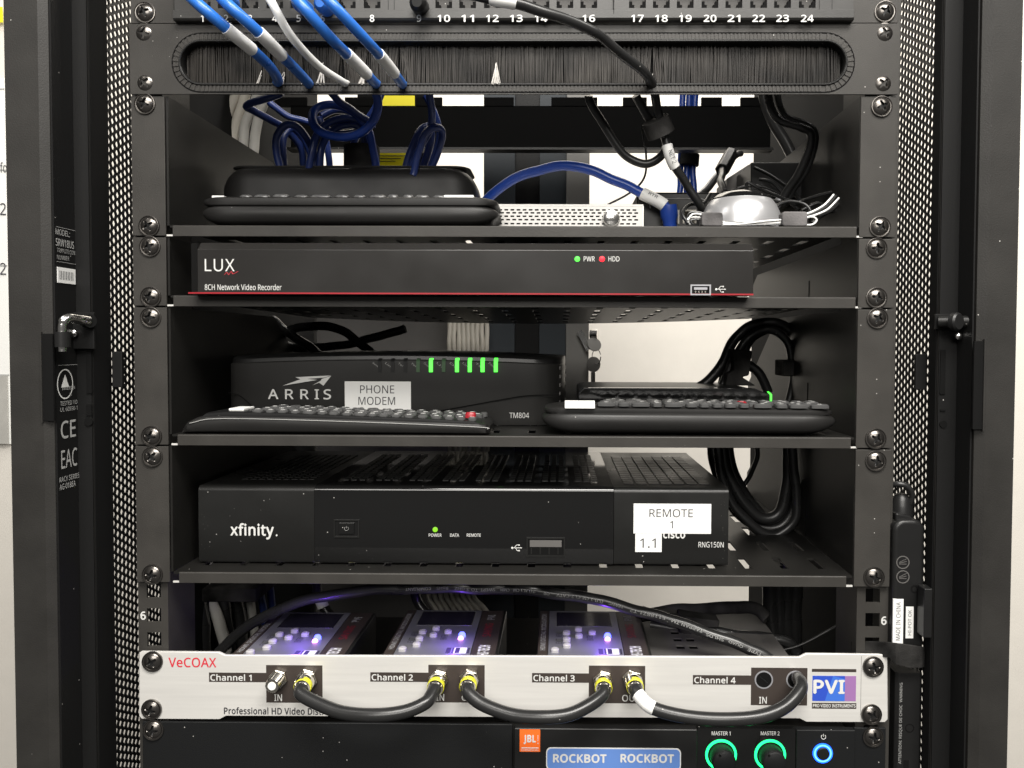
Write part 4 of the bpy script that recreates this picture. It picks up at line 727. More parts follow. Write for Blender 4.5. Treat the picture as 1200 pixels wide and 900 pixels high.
# ================================================================== REAR CABLE MANAGER BAR
YR = 300
bz0, bz1 = at(600, 176, YR)[2], at(600, 124, YR)[2]
rb = thing('cable_bar', 'black horizontal cable management bar spanning the rear of the rack', 'cable bar', (0, YR, bz0))
box('face', 'deep', -241, 241, YR, YR + 3, bz0, bz1, rb)
box('lower_lip', 'shelf', -241, 241, YR - 12, YR + 3, bz0 - 2.2, bz0, rb)
for p0, p1 in ((322, 360), (404, 445), (487, 518), (567, 602), (646, 700), (730, 758), (822, 846), (868, 895)):
    pbox('finger', 'deep', (p0, 114, p1, 125), YR, 3, rb)
for p0 in (745, 898): pass
# items on the rear power strip glimpsed around the bar
ps = thing('rear_power_strip', 'power strip with bright yellow warning labels behind the blue coils', 'power strip', (at(460, 190, 380)[0], 380, -12))
x0, x1, z0, z1 = rect(437, 112, 496, 200, 380)
box('body', 'deep', x0 - 18, x1 + 4, 384, 410, z0 - 12, z1 + 6, ps)
for r in ((442, 112, 486, 129), (443, 178, 478, 196)):
    pbox('warning_label', 'yellow', r, 383, .8, ps)
x0, x1, z0, z1 = rect(445, 181, 476, 190, 382)
for k in range(3): box('print_line', 'inkgrey', x0, x1 - 6 * k, 382.6, 382.8, z1 - 1.5 - 3 * k, z1 - .9 - 3 * k, ps)

# ================================================================== VIDEO RECORDER
YL = -14
nv = thing('video_recorder', 'wide flat black network video recorder with red bottom stripe on the shallow shelf', 'video recorder', (-25, 90, Z2))
lx0, lx1, lz0, lz1 = rect(220, 285, 883, 347, YL); lz0 = Z2 + .3
lzt = at(550, 293, YL)[2]; lzr = at(550, 343.3, YL)[2]
MB().prism([(YL, lz0 + .3), (YL, lzt), (YL + 5, lz1 + .5), (YL + 16, lz1 + 1.0), (YL + 16, lz0)], 'x', lx0 + 6, lx1).build('front_bezel', 'nvr', nv, bevel=.3)
MB().prism([(lx0, YL + 5), (lx0 + 5.9, YL + .2), (lx0 + 5.9, YL + 15), (lx0, YL + 15)], 'z', lz0, lz1).build('bezel_end', 'black', nv)
box('red_stripe', 'redline', lx0 + .3, lx1 + .1, YL - .35, YL + 3, lz0, lzr, nv)
box('body', 'shelf', lx0 + 3, lx1 - 3, YL + 16.2, YL + 215, lz0 + .8, lz1 + .4, nv)
ptext('LUX', (240, 303.5, 275, 318), YL, 'print', nv, .0, font_spacing=1.05)
ptext('8CH Network Video Recorder', (240, 333, 330, 340), YL, 'print', nv, .004)
q = [at(*p, YL - .1) for p in ((263, 322), (266, 319), (268, 322), (271, 318), (273, 321), (279, 318))]
MB().tube(q, .16, 5, 4).build('red_signature', 'redink', nv)
for px, c in ((676.5, 'led_green'), (705.5, 'led_red')):
    MB().lathe([(1.7, -.2), (1.6, .3), (.6, .6)], at(px, 303.5, YL)).build('status_led', c, nv, smooth=True)
    MB().lathe([(2.3, -.2), (2.3, .15)], at(px, 303.5, YL)).build('led_bezel', 'black', nv)
ptext('PWR', (684, 300.5, 697, 306.3), YL, 'print', nv, .0); ptext('HDD', (713, 300.5, 726, 306.3), YL, 'print', nv, .0)
def usb_port(parent, r, Y, rim='alu'):
    x0, x1, z0, z1 = rect(*r, Y); t = .9
    mb = MB(); mb.box(x0, x1, Y - .5, Y + .6, z0, z0 + t).box(x0, x1, Y - .5, Y + .6, z1 - t, z1).box(x0, x0 + t, Y - .5, Y + .6, z0 + t, z1 - t).box(x1 - t, x1, Y - .5, Y + .6, z0 + t, z1 - t)
    p = mb.build('usb_port', rim, parent)
    box('socket', 'deep', x0 + t, x1 - t, Y - .15, Y + .4, z0 + t, z1 - t, p)
    box('tongue', 'alu' if rim == 'alu' else 'reargrey', x0 + 2.2, x1 - 2.2, Y - .35, Y - .1, (z0 + z1) / 2 + .1, z1 - t - .8, p)
    for k in range(4): 
        xx = x0 + 2.8 + k * (x1 - x0 - 6) / 3.3; box('contact', 'nickel' if rim == 'alu' else 'satin', xx, xx + .8, Y - .4, Y - .2, z0 + t + .5, (z0 + z1) / 2 - .5, p)
    return p
usb_port(nv, (809, 333.5, 833, 346), YL)
def usb_icon(parent, r, Y):
    x0, x1, z0, z1 = rect(*r, Y); w = x1 - x0; h = z1 - z0; zc_ = (z0 + z1) / 2; mb = MB(); y = Y - .12
    mb.tube([(x0 + .12 * w, y, zc_), (x1 - .1 * w, y, zc_)], .03 * w, 5, 1); mb.cyl((x0 + .1 * w, y + .05, zc_), .1 * w, .1, n=12)
    mb.tube([(x0 + .3 * w, y, zc_), (x0 + .48 * w, y, z1 - .1 * h), (x0 + .7 * w, y, z1 - .1 * h)], .03 * w, 5, 3); mb.tube([(x0 + .4 * w, y, zc_), (x0 + .55 * w, y, z0 + .1 * h), (x0 + .72 * w, y, z0 + .1 * h)], .03 * w, 5, 3)
    mb.obox((x0 + .72 * w, y, z0 + .1 * h), (1, 0, 0), (0, 1, 0), (0, 0, 1), .12 * w, .1, .12 * w); mb.cyl((x0 + .72 * w, y + .05, z1 - .1 * h), .07 * w, .1, n=10)
    mb.prism([(x1 - .15 * w, zc_ - .07 * w), (x1, zc_), (x1 - .15 * w, zc_ + .07 * w)], 'y', y, y + .1)
    return mb.build('usb_icon', 'print', parent)
usb_icon(nv, (838, 335, 851, 343), YL)

# ================================================================== PHONE MODEM
YA = 60
ax0, ax1 = at(263, 450, YA)[0], at(663, 450, YA)[0]; azt = at(450, 414, YA)[2]; azf = at(450, 423, YA)[2]
mo = thing('phone_modem', 'dark grey phone modem with a white PHONE MODEM sticker and green lamps', 'modem', ((ax0 + ax1) / 2, YA + 60, Z3))
F = at(627, 450, YA - 1)[0]
N_ = 24
def stations():
    out = [(ax0, 16), (ax0 + 1, 9), (ax0 + 3.5, 4), (ax0 + 8, 1)]
    out += [(ax0 + 12 + (F - 2 - ax0 - 12) * i / N_, 0) for i in range(N_ + 1)]
    w = ax1 - F
    return out + [(F + .25 * w, .8), (F + .5 * w, 3.5), (F + .72 * w, 9), (F + .88 * w, 17), (F + .97 * w, 28), (ax1, 42)]
rings = []; tops = []; tint = []
for x, yo in stations():
    t = (x - ax0) / (ax1 - ax0); bow = 1 - (2 * t - 1) ** 2; zz = azf + 3.4 * bow - 2.2; yf = YA + yo - 2.5 * bow
    rings.append([(x, yf + 1.5, Z3 + .5), (x, yf, Z3 + 5), (x, yf, zz - .8), (x, yf + .8, zz), (x, YA + 108, zz), (x, YA + 108, Z3 + .5)])
    tops.append([(x, yf + 3, zz + .01), (x, yf + 3.4, zz + 2.4), (x, yf + 6, zz + 4.4), (x, yf + 13, zz + 5.4), (x, YA + 112, zz + 5.4), (x, YA + 112, zz + .01)])
MB().loft(rings).build('shell', 'modem', mo, smooth=True)
MB().loft(tops).build('top_cover', 'black', mo, smooth=True)
w = ax1 - F
for k in range(5):
    zz = azf - 5 - k * 6.2; p, q = Vector((F + .80 * w, YA + 12.5, zz)), Vector((F + 1.0 * w, YA + 40, zz)); d = (q - p); L_ = d.length; d.normalize()
    MB().obox((p + q) / 2, d, (d[1], -d[0], 0), (0, 0, 1), L_, 1.2, 2.6).build('louvre', 'reargrey', mo, bevel=.3)
YT = YA - 2.6
for k, px in enumerate((445, 460, 475, 490, 505, 520, 535.5, 550.5, 565.5, 581)):
    lit = k in (4, 6, 7, 8, 9); x0, x1, z0, z1 = rect(px - 2.1, 421.5, px + 2.1, 436, YT)
    o = MB().prism([(YT - .5, z0), (YT - .5, z1 - 1.2), (YT + .4, z1 + .2), (YT + 4, z1 + 1.2), (YT + 4, z0)], 'x', x0, x1).build('indicator_lamp', 'led_green' if lit else ('led_off' if k in (3, 5) else 'black'), mo)
    a = at(px - 7, 430, YT); 
    text(('Battery', 'Link', 'Tel 2', 'Tel 1', 'Online', 'US', 'DS', 'Link', 'Tel', 'Power')[k], a + Vector((-1.0, -.2, 2.4)), Vector((5, 0, -4.0)), Vector((.9, 0, 1.1)), 'dimprint', mo, name='lamp_name')
ptext('ARRIS', (314, 456, 388, 468), YT, 'print', mo, .012, font_spacing=1.45)
for poly in (((331, 452), (352, 444.5), (346, 442), (388, 440), (380, 442.5), (360, 444), (372, 445.2)), ((366, 451.5), (376, 446), (377, 444), (388, 440.5), (379, 452), (374, 448.5))):
    MB().add([at(*p, YT - .3) for p in poly], [tuple(range(len(poly)))]).build('swoosh_logo', 'print', mo)
st = pbox('paper_sticker', 'white', (404, 447, 481.5, 480), YT - .6, .3, mo); st = st
ptext('PHONE', (422, 451.5, 462, 461), YT - .62, 'ink', mo); ptext('MODEM', (420, 465, 463, 474.5), YT - .62, 'ink', mo)
ptext('TM804', (597, 483.5, 620, 490), YT - .1, 'print', mo)
MB().tube([at(*p, YT - .15) for p in ((482, 487), (540, 477), (590, 468), (620, 463.5), (655, 463))], .35, 6, 4).build('parting_groove', 'deep', mo)
MB().tube([at(*p, YT - .15) for p in ((268, 460), (280, 463), (291, 472), (300, 480))], .35, 6, 4).build('parting_groove', 'deep', mo)

# ================================================================== LOW BOX BEHIND THE RIGHT REMOTE
Y_ = 66
lb = thing('slim_box', 'thin glossy black box with one green edge lamp behind the right remote', 'set-top box', tuple(at(790, 470, Y_ + 40)))
a0, a1 = at(678, 460, Y_)[0], at(904, 460, Y_)[0]; zt_ = at(790, 459, Y_)[2]
MB().prism([(a0, Z3 + 1), (a0, zt_ - 1.5), (a0 + 4, zt_ + 2.6), (a1 - 12, zt_ + 2.6), (a1, zt_ - 2.5), (a1, Z3 + 1)], 'y', Y_, Y_ + 8).build('front', 'gloss', lb, bevel=.5)
MB().prism([(a0 + 1, Z3 + 1), (a0 + 1, zt_), (a0 + 5, zt_ + 2), (a1 - 13, zt_ + 2), (a1 - 2, zt_ - 3), (a1 - 2, Z3 + 1)], 'y', Y_ + 8.1, Y_ + 100).build('body', 'black', lb, bevel=.5)
x0, x1, z0, z1 = rect(900.5, 459, 904.5, 470, Y_ - .5); MB().prism([(x0 - 1, z1), (x0 + .3, z1), (x1, z1 - 2), (x1, z0), (x1 - 1.2, z0), (x1 - 1.2, z1 - 2)], 'y', Y_ - .8, Y_ + .3).build('edge_lamp', 'led_green', lb)

# ================================================================== LEFT REMOTE ON THE THIRD SHELF
YQ = 1
r3 = thing('remote_control', 'long wedge shaped black remote with one red key lying left on the third shelf', 'remote control', tuple(Vector((at(390, 505, YQ)[0], YQ + 24, Z3))))
def zpx(px, py, Y): return at(px, py, Y)[2]
st_ = []
for px, ty in ((211, 505.5), (213, 500), (219, 494), (228, 489.5), (242, 486.5), (262, 485.5), (330, 487), (420, 490), (500, 493), (560, 495.5), (569, 497), (572.5, 501)):
    st_.append((at(px, 500, YQ)[0], YQ + 24, 24 if 215 < px < 570 else 21, Z3 + .3, max(Z3 + 1.2, zpx(px, ty, YQ) ), .3))
remote_loft(st_).build('lower_shell', 'soft', r3, smooth=True)
st_ = []
for px, ty in ((236, 487), (240, 484), (262, 482), (330, 483.5), (420, 487), (500, 490), (556, 493), (563, 495.5)):
    st_.append((at(px, 500, YQ)[0], YQ + 24, 23.2, zpx(px, ty, YQ) - 5, zpx(px, ty, YQ), .3))
remote_loft(st_).build('upper_shell', 'black', r3, smooth=True)
MB().tube([at(px, py, YQ - .35) for px, py in ((222, 496), (262, 490.5), (420, 494.5), (560, 500.5), (571, 503))], .25, 6, 4).build('parting_line', 'dimprint', r3)
random.seed(5)
for row in range(4):
    px = 292 + row * 3
    while px < 556:
        w = random.choice((10, 12, 13, 15)); ty = 482.5 + (px - 262) * .037; Yk = YQ + 6 + row * 11
        a = at(px + w / 2, ty, YQ); mb = MB(); key_pad(mb, a[0] * 1.0, Yk, a[2] - 1.0 + .10 * row, w * .54, 7.5, 3.0)
        red = False
        mb.build('key', 'redline' if red else 'key', r3, smooth=True)
        if random.random() < .85 and not red: box('key_print', 'print', a[0] - 1.4, a[0] + 1.4, Yk - 1, Yk + .8, a[2] + 1.95 + .1 * row, a[2] + 2.12 + .1 * row, r3)
        px += w + random.uniform(2, 4)
a = at(262, 482, YQ); box('paper_label', 'white', a[0], a[0] + 10, YQ + 8, YQ + 26, a[2] - .3, a[2] + 1.2, r3, bevel=.3)
mb = MB(); a = at(550, 489, YQ); key_pad(mb, a[0], YQ + 8, a[2] - 1.0, 7, 6, 3.6); mb.build('key', 'redline', r3, smooth=True)

# ================================================================== RIGHT REMOTE
YG = 0
r4 = thing('remote_control', 'rounded black remote with a white sticker at its end lying right on the third shelf', 'remote control', tuple(Vector((at(810, 500, YG)[0], YG + 24, Z3))))
ga, gb = at(635, 490, YG)[0], at(985.5, 490, YG)[0]; gzt = at(800, 477, YG)[2]; 
def slope(stn, a, b, dz): return [(x, y, h, z0, z1 + dz * (x - a) / (b - a), e) for x, y, h, z0, z1, e in stn]
remote_loft(slope(rstn(ga, gb, YG + 24, 24, Z3 + .2, gzt - 2.2, 22, .5), ga, gb, -1.0)).build('lower_shell', 'soft', r4, smooth=True)
remote_loft(slope(rstn(ga + 1.5, gb - 1.5, YG + 25, 22.5, gzt - 7, gzt + .4, 16, .4), ga, gb, -1.6)).build('upper_shell', 'soft', r4, smooth=True)
random.seed(9)
for row in range(4):
    px = 700 + row * 4
    while px < 966:
        w = random.choice((12, 14, 15, 22)); Yk = YG + 6 + row * 10; ty = 475 + (px - 700) * .011
        a = at(px + w / 2, ty, YG); mb = MB(); key_pad(mb, a[0], Yk, a[2] - .8, w * .54, 7.5, 2.6); mb.build('key', 'redline' if (row == 2 and 862 < px < 882) else 'key', r4, smooth=True)
        if random.random() < .75: box('key_print', 'print', a[0] - 1.2, a[0] + 1.2, Yk - 1, Yk + .2, a[2] + 1.75, a[2] + 1.9, r4)
        px += w + random.uniform(2, 5)
c = [at(662, 466, YG + 9), at(697, 465, YG + 9), at(697, 476.5, YG + 1.2), at(662, 476.5, YG + 1.2)]
c = [Vector((c[0][0], YG + 10, gzt + 3.2)), Vector((c[1][0], YG + 10, gzt + 3.2)), Vector((c[2][0], YG - .2, gzt + .2)), Vector((c[3][0], YG - .2, gzt + .2))]
MB().add(c + [p - Vector((0, .4, 1.2)) for p in c], [(0, 1, 2, 3), (7, 6, 5, 4), (0, 4, 5, 1), (1, 5, 6, 2), (2, 6, 7, 3), (3, 7, 4, 0)]).build('paper_sticker', 'white', r4)

# ================================================================== CABLE BOX
YX = 18
cb = thing('cable_box', 'wide glossy black cable box with white REMOTE 1 sticker on the lowest shelf', 'cable box', (-34, 100, Z4))
zc0 = Z4 + 1.3; zc1 = at(550, 571, YX)[2]; zc2 = at(550, 575, YX)[2]; DB = 178
xA, xB, xC, xD = (at(p, 620, YX)[0] for p in (233, 369, 719, 853.5))
def blk(name, m, x0, x1, y, dz=0, r=3.4):
    P = [(y + .8, zc0), (y, zc0 + 1.5), (y - .3, (zc0 + zc1) / 2), *[(y + r * (1 - math.cos(a_)), zc1 + dz - r * (1 - math.sin(a_))) for a_ in [math.pi / 2 * q / 7 for q in range(8)]], (YX + DB, zc1 + dz - .8), (YX + DB, zc0)]
    return MB().prism(P, 'x', x0, x1).build(name, m, cb, smooth=True)
blk('left_section', 'satin', xA, xB - .25, YX)
blk('middle_section', 'gloss', xB + .1, xC - .1, YX - .7, .5)
blk('right_section', 'satin', xC + .25, xD, YX)
# vent fields on the lid, real raised tiles and slots
def field(x0, x1, y0, y1, nx, ny, gap, m, h=.5, name='vent_grille', skip=None):
    mb = MB(); dx = (x1 - x0) / nx; dy = (y1 - y0) / ny
    for i in range(nx):
        for j in range(ny):
            if skip and skip(i, j): continue
            mb.box(x0 + i * dx + gap / 2, x0 + (i + 1) * dx - gap / 2, y0 + j * dy + gap / 2, y0 + (j + 1) * dy - gap / 2, zc1 - .9 + (.5 if 'mid' in name else 0), zc1 + h)
    o = mb.build('vent_grille', m, cb, kind='stuff'); return o
field(xC + 7, xD - 9, YX + 14, YX + 150, 7, 16, 1.5, 'satin', .35)
field(xA + 18, xB - 8, YX + 26, YX + 150, 9, 18, 1.7, 'satin', .25)
for k in range(8):
    xx = xB + 12 + k * 23; field(xx, xx + 17, YX + 22, YX + 150, 3, 15, 1.9, 'satin', .95)
for r in ((236, 660, 262, 664), (404, 661, 415, 664), (448, 661, 460, 664), (690, 661, 702, 664), (742, 661, 750, 664)):
    pass
for px in (300, 420, 560, 690, 820): 
    a = at(px, 662, YX + 12); MB().lathe([(5, 0), (5, zc0 - Z4 - .05), (4.5, zc0 - Z4)], (a[0], YX + 12, Z4 + .02), (0, 0, 1)).build('rubber_foot', 'deep', cb)
FY = YX - 1.05
ptext('xfinity', (270, 613, 321, 632), YX - .35, 'print', cb, .022); ptext('.', (323, 626, 325.5, 628.5), YX - .35, 'print', cb, .05)
# power button
x0, x1, z0, z1 = rect(391, 609, 421, 630, FY - .4)
MB().box(x0, x1, FY - .5, FY + .2, z0, z0 + .8).box(x0, x1, FY - .5, FY + .2, z1 - .8, z1).box(x0, x0 + .8, FY - .5, FY + .2, z0 + .8, z1 - .8).box(x1 - .8, x1, FY - .5, FY + .2, z0 + .8, z1 - .8).build('button_surround', 'satin', cb)
x0, x1, z0, z1 = rect(397, 612.5, 415, 626, FY - .8); box('power_button', 'gloss', x0, x1, FY - .9, FY + .4, z0, z1, cb, bevel=.4)
def power_icon(parent, px, py, r, Y, m='print', w=.18):
    c = at(px, py, Y); pts = [(c[0] + r * math.sin(a), Y - .1, c[2] + r * math.cos(a)) for a in [math.radians(35 + 290 * k / 16) for k in range(17)]]
    mb = MB(); mb.tube(pts, w, 5, 1, smooth=False); mb.tube([(c[0], Y - .1, c[2] + .2 * r), (c[0], Y - .1, c[2] + 1.25 * r)], w, 5, 1); return mb.build('power_icon', m, parent)
power_icon(cb, 406, 619.5, 1.3, FY - 1.0, 'dimprint', .12)
MB().lathe([(1.7, -.1), (1.7, .35), (1.0, .5)], at(510, 620.5, FY)).build('power_led', 'led_lime', cb, smooth=True)
ptext('POWER', (502.5, 625.2, 517.5, 629), FY, 'print', cb, .01); ptext('DATA', (527.5, 625.2, 538, 629), FY, 'print', cb, .01); ptext('REMOTE', (547, 625.2, 563.5, 629), FY, 'print', cb, .01)
usb_icon(cb, (599, 638, 612, 646), FY)
usb_port(cb, (617, 630, 662, 652), FY, 'satin')
x0, x1, z0, z1 = rect(742.5, 590.5, 833.5, 625.5, FY); box('paper_sticker', 'white', x0, x1, YX - .7, YX - .4, z0, z1, cb)
x0, x1, z0, z1 = rect(744.5, 625.6, 775.5, 647, FY); box('paper_sticker', 'white', x0, x1, YX - .8, YX - .5, z0, z1 + .0, cb)
ptext('REMOTE', (761, 596.5, 812, 606), YX - .72, 'inkgrey', cb); ptext('1', (785, 610.5, 789, 619), YX - .72, 'inkgrey', cb); ptext('1.1', (750, 631, 768.5, 642), YX - .82, 'ink', cb)
ptext('cisco', (777, 621, 803, 631), YX - .42, 'print', cb, .03); ptext('RNG150N', (818.5, 635, 848, 641.5), YX - .45, 'print', cb, .0)
random.seed(11)
for k in range(26):
    px = random.choice((random.uniform(845, 851), random.uniform(236, 360), random.uniform(540, 720), random.uniform(236, 240))); py = random.uniform(585, 655)
    a = at(px, py, YX - .55); w = random.uniform(.12, .35)
    MB().obox((a[0], (YX - .35 if not 369 < px < 719 else FY - .35), a[2]), (1, 0, 0), (0, 1, 0), (0, 0, 1), w, .1, w * random.uniform(.5, 1.6)).build('scuff', 'postgrey', cb)

# ================================================================== MODULATORS
ZM = -405
def modulator(px766, label, xoff=0):
    x0 = atZ(629, 766, ZM)[0]; y0, y1 = 5, 97; w = 76
    t = thing('video_modulator', label, 'modulator', (x0, y0, ZM - 32), 'video modulators behind the silver panel')
    MB().box(x0, x0 + w, y0, y1, ZM - 32, ZM - .5).build('case', 'satin', t, bevel=.5)
    Zt = ZM
    def tr(name, m, r, h, par=t, bevel=0):
        (a, b, c_, d) = r; return box(name, m, x0 + a, x0 + b, y0 + c_, y0 + d, Zt - .4, Zt + h, par, bevel)
    tr('top_plate', 'plate', (7.5, 57.5, 2, 90), .25); tr('side_label', 'brown', (58, 74, 2, 90), .2); tr('side_label', 'brown', (.6, 7, 2, 90), .2)
    d = tr('display', 'display', (13, 53, 57, 86), .7, bevel=.2)
    def tt(s, a, b, c_, d_, m, vert=False, bold=0.0):
        if vert: text(s, (x0 + b, y0 + c_, Zt + .27), (0, d_ - c_, 0), (-(b - a), 0, 0), m, t, bold)
        else: text(s, (x0 + a, y0 + c_, Zt + .27), (b - a, 0, 0), (0, d_ - c_, 0), m, t, bold)
    for a, b in ((20, 42), (28.5, 49), (28.5, 36), (38, 42.5), (20, 29), (20, 18), (12, 10)):
        mb = MB(); key_pad(mb, x0 + a, y0 + b, Zt + .2, 5.4, 5.2, 2.4); mb.build('push_button', 'button', t, smooth=True)
    for a, b, s in ((14.5, 36, 'MENU'), (14.5, 24, 'EXIT'), (36, 30, 'ENTER')): tt(s, a - 2, a + 2.4, b, b + 9, 'ink', True)
    MB().lathe([(2.5, 0), (2.4, 1.6), (1.6, 2.9)], (x0 + 48.5, y0 + 36, Zt + .2), (0, 0, 1)).build('status_led', 'led_blue', t, smooth=True)
    MB().lathe([(1.9, 0), (1.9, .9), (1.2, 1.8)], (x0 + 48.2, y0 + 31, Zt + .2), (0, 0, 1)).build('status_led', 'led_pink', t, smooth=True)
    MB().lathe([(3.2, 0), (3.2, .3)], (x0 + 48.5, y0 + 35, Zt + .2), (0, 0, 1)).build('led_bezel', 'alu', t)
    tt('SAVING', 62.5, 68.5, 36, 62, 'dimred', True, .02); tt('PVI', 63, 68.5, 70, 80, 'dimprint', True, .01)
    tt('HI-TECH', 62, 70, 2.5, 20, 'print', True, .04)
    tt('HDMI DIGITAL MODULATOR', 2, 5.5, 12, 82, 'dimprint', True, .01)
    for k, (a, b) in enumerate(((41, 44), (45, 45.8), (47, 50), (55.2, 56.5))):
        tr('model_block', 'ink', (a, b, 6, 15), .35)
    tr('barcode_sticker', 'white', (46.2, 54.5, 5.5, 15.5), .32)
    return t
m3 = modulator(629, 'silver and black video modulator rightmost of three, below the dark wall gap')
L1 = bpy.data.lights.new('led_glow', 'POINT'); L1.energy = .022; L1.color = (.20, .06, 1); L1.shadow_soft_size = .002
def copy_tree(o, parent=None):
    c = o.copy(); COL.objects.link(c); c.parent = parent
    for ch in o.children: copy_tree(ch, c)
    return c
base_x = m3.location.x
for px, dy, l in ((448.5, 0, 'silver and black video modulator in the middle of the row of three'), (272, -7, 'silver and black video modulator leftmost, partly under the long coaxial cable')):
    m = copy_tree(m3); m['label'] = l; nx = atZ(px, 766, ZM)[0]
    m.location.x += (nx - (base_x / MM)) * MM; m.location.y += dy * MM; m['_o'] = tuple(Vector(m.location) / MM)
for k, px in enumerate((352, 531, 705)):
    a = atZ(px, 747, ZM + 5); l = bpy.data.objects.new('led_glow', L1); COL.objects.link(l); l.location = Vector((a[0], a[1] - 1, ZM + 12)) * MM

# ================================================================== SILVER DISTRIBUTION PANEL
YS = -2.2
sp = thing('video_distributor', 'brushed silver panel with four channel sockets joined by black jumpers', 'patch panel', (0, 0, -10 * U))
pts = [(163, 765), (166, 763.5), (256, 764.5), (264, 768), (937, 770), (945, 766), (1037, 767), (1040, 770), (1040.5, 843), (1037, 846.5), (945, 846), (937, 842), (265, 839), (257, 843), (166, 842.5), (163, 839)]
zz = {}
plate = [tuple(at(*p, YS)[i] for i in (0, 2)) for p in pts]
MB().prism(plate[::-1], 'y', YS, -.1).build('plate', 'silver', sp, bevel=.35)
for px in (208, 1009):
    a = at(px, 800, YS); box('edge_groove', 'reargrey', a[0] - .12, a[0] + .12, YS - .03, YS + .1, at(px, 838, YS)[2], at(px, 769, YS)[2], sp) if px > 600 else None
ptext('VeCOAX', (197.5, 770.5, 253.5, 782), YS, 'redink', sp, .012)
for i, (sx, bx_, dy) in enumerate(((245, 312, 0), (434, 502, -.3), (623.5, 690, .6), (812, 880, 3))):
    z0s, z1s = at(bx_, 799.5 + dy, YS)[2], at(bx_, 788.5 + dy, YS)[2]; xs0 = at(sx, 794, YS)[0]
    bx0, bx1, bz0_, bz1_ = rect(bx_, 779.5 + dy, bx_ + 66, 823.5 + dy, YS)
    blk_ = MB().add([(xs0, YS - .08, z0s), (bx0, YS - .08, z0s), (bx0, YS - .08, bz0_), (bx1, YS - .08, bz0_), (bx1, YS - .08, bz1_), (bx0, YS - .08, bz1_), (bx0, YS - .08, z1s), (xs0, YS - .08, z1s)], [(0, 1, 6, 7), (1, 2, 3, 4, 5, 6)])
    blk_.build('channel_block', 'brown', sp)
    ptext('Channel %d' % (i + 1), (sx + 1.5, 790 + dy, sx + 50, 797.8 + dy), YS - .1, 'print', sp, .02)
    ptext('IN', (bx_ + 9.5, 813.5 + dy, bx_ + 18.5, 821.5 + dy), YS - .1, 'print', sp, .01); ptext('OUT', (bx_ + 39, 813.5 + dy, bx_ + 60, 821.5 + dy), YS - .1, 'print', sp, .01)
ptext('Professional HD Video Distribution', (262.5, 829, 411, 837.5), YS, 'ink', sp, .022)
x0, x1, z0, z1 = rect(952, 792, 990, 821.5, YS); 
for k in range(8):
    w = (x1 - x0) / 8; 
M['logoblue2'] = mat('logo_light_blue', (.05, .16, .62), .35)
box('logo_field', 'logoblue', x0, x1, YS - .12, YS + .1, z0, z1, sp)
MB().prism([(x0 + 8, z0), (x1, z0), (x1, z1 - 2), (x0 + 13, z1)], 'y', YS - .16, YS - .1).build('logo_sweep', 'logoblue2', sp)
x2 = at(1003, 806, YS)[0]; box('logo_band', 'logopurple', x1, x2, YS - .12, YS + .1, z0, z1, sp)
ptext('PVI', (953, 796.5, 990, 813), YS - .2, 'print', sp, .03)
pbox('logo_rule', 'brown', (951.5, 784, 1003.5, 787.5), YS - .1, .2, sp); pbox('logo_base', 'brown', (951.5, 823.8, 1003.5, 830.5), YS - .1, .2, sp)
ptext('PRO VIDEO INSTRUMENTS', (952.5, 825, 1002.5, 829), YS - .12, 'print', sp, .02)
def f_port(px, py, yaw=0.0, parent=sp):
    c = at(px, py, YS)
    o = MB().lathe([(6.2, 0), (6.2, 2.6), (5.6, 3.0)], c, (0, -1, 0), n=6).build('hex_nut', 'nickel', parent, bevel=.3)
    prof = [(4.7, 2)]
    for k in range(9): prof += [(4.7, 3 + k), (4.35, 3.5 + k)]
    prof += [(4.6, 12.2), (4.2, 12.8), (1.3, 12.9), (1.2, 11.5)]
    MB().lathe(prof, c, (yaw, -1, 0), n=24).build('threaded_barrel', 'nickel', parent, smooth=True)
    MB().lathe([(2.6, 12.9), (2.6, 13.1), (.7, 13.12)], c, (yaw, -1, 0), n=20).build('insulator', 'white', parent)
for p in ((327, 794), (360, 793), (515, 794), (550, 793), (707, 795), (740, 794)): f_port(*p)
for px in (895, 932):
    c = at(px, 796.5, YS); 
    MB().lathe([(5.9, .05), (5.9, .25), (5.0, .3), (5.0, .1)], c, n=32, closed=False).build('hole_rim', 'alu', sp, smooth=True)
    MB().lathe([(5.1, .0), (5.1, .18)], c, n=32).build('open_hole', 'deep', sp)
    MB().obox(c + Vector((0, -.3, 0)), (1, 0, -.8), (0, 1, 0), (.6, 0, 1), 5, .1, .5).build('hole_blade', 'ampface', sp)
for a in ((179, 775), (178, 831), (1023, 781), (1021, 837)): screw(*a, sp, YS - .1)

# ================================================================== AMPLIFIER
YJ = -2
am = thing('power_amplifier', 'black amplifier at the bottom with two green ringed knobs and blue power ring', 'amplifier', (0, 0, -12 * U))
zt_ = at(600, 849, YJ)[2]; zb_ = -12 * U + 1
def fx(px, py=875, Y=YJ): return at(px, py, Y)[0]
box('left_face', 'ampface', fx(167), fx(600.5), YJ, 0, zb_, zt_, am, bevel=.5)
box('centre_face', 'black', fx(603), fx(816), YJ - 4, 0, zb_, zt_ - .5, am, bevel=.8)
box('knob_panel', 'gloss', fx(816.5), fx(931), YJ - 2, 0, zb_, zt_ - .5, am)
box('right_face', 'ampface', fx(931.5), fx(1000), YJ - 3.2, 0, zb_, zt_ - .6, am, bevel=.5)
box('mounting_ear', 'ampface', fx(1000.6), fx(1038), YJ, 0, zb_, zt_ - .3, am, bevel=.5)
box('body', 'shelf', -215, 215, .5, 200, zb_, zt_ - 1, am)
YC = YJ - 4
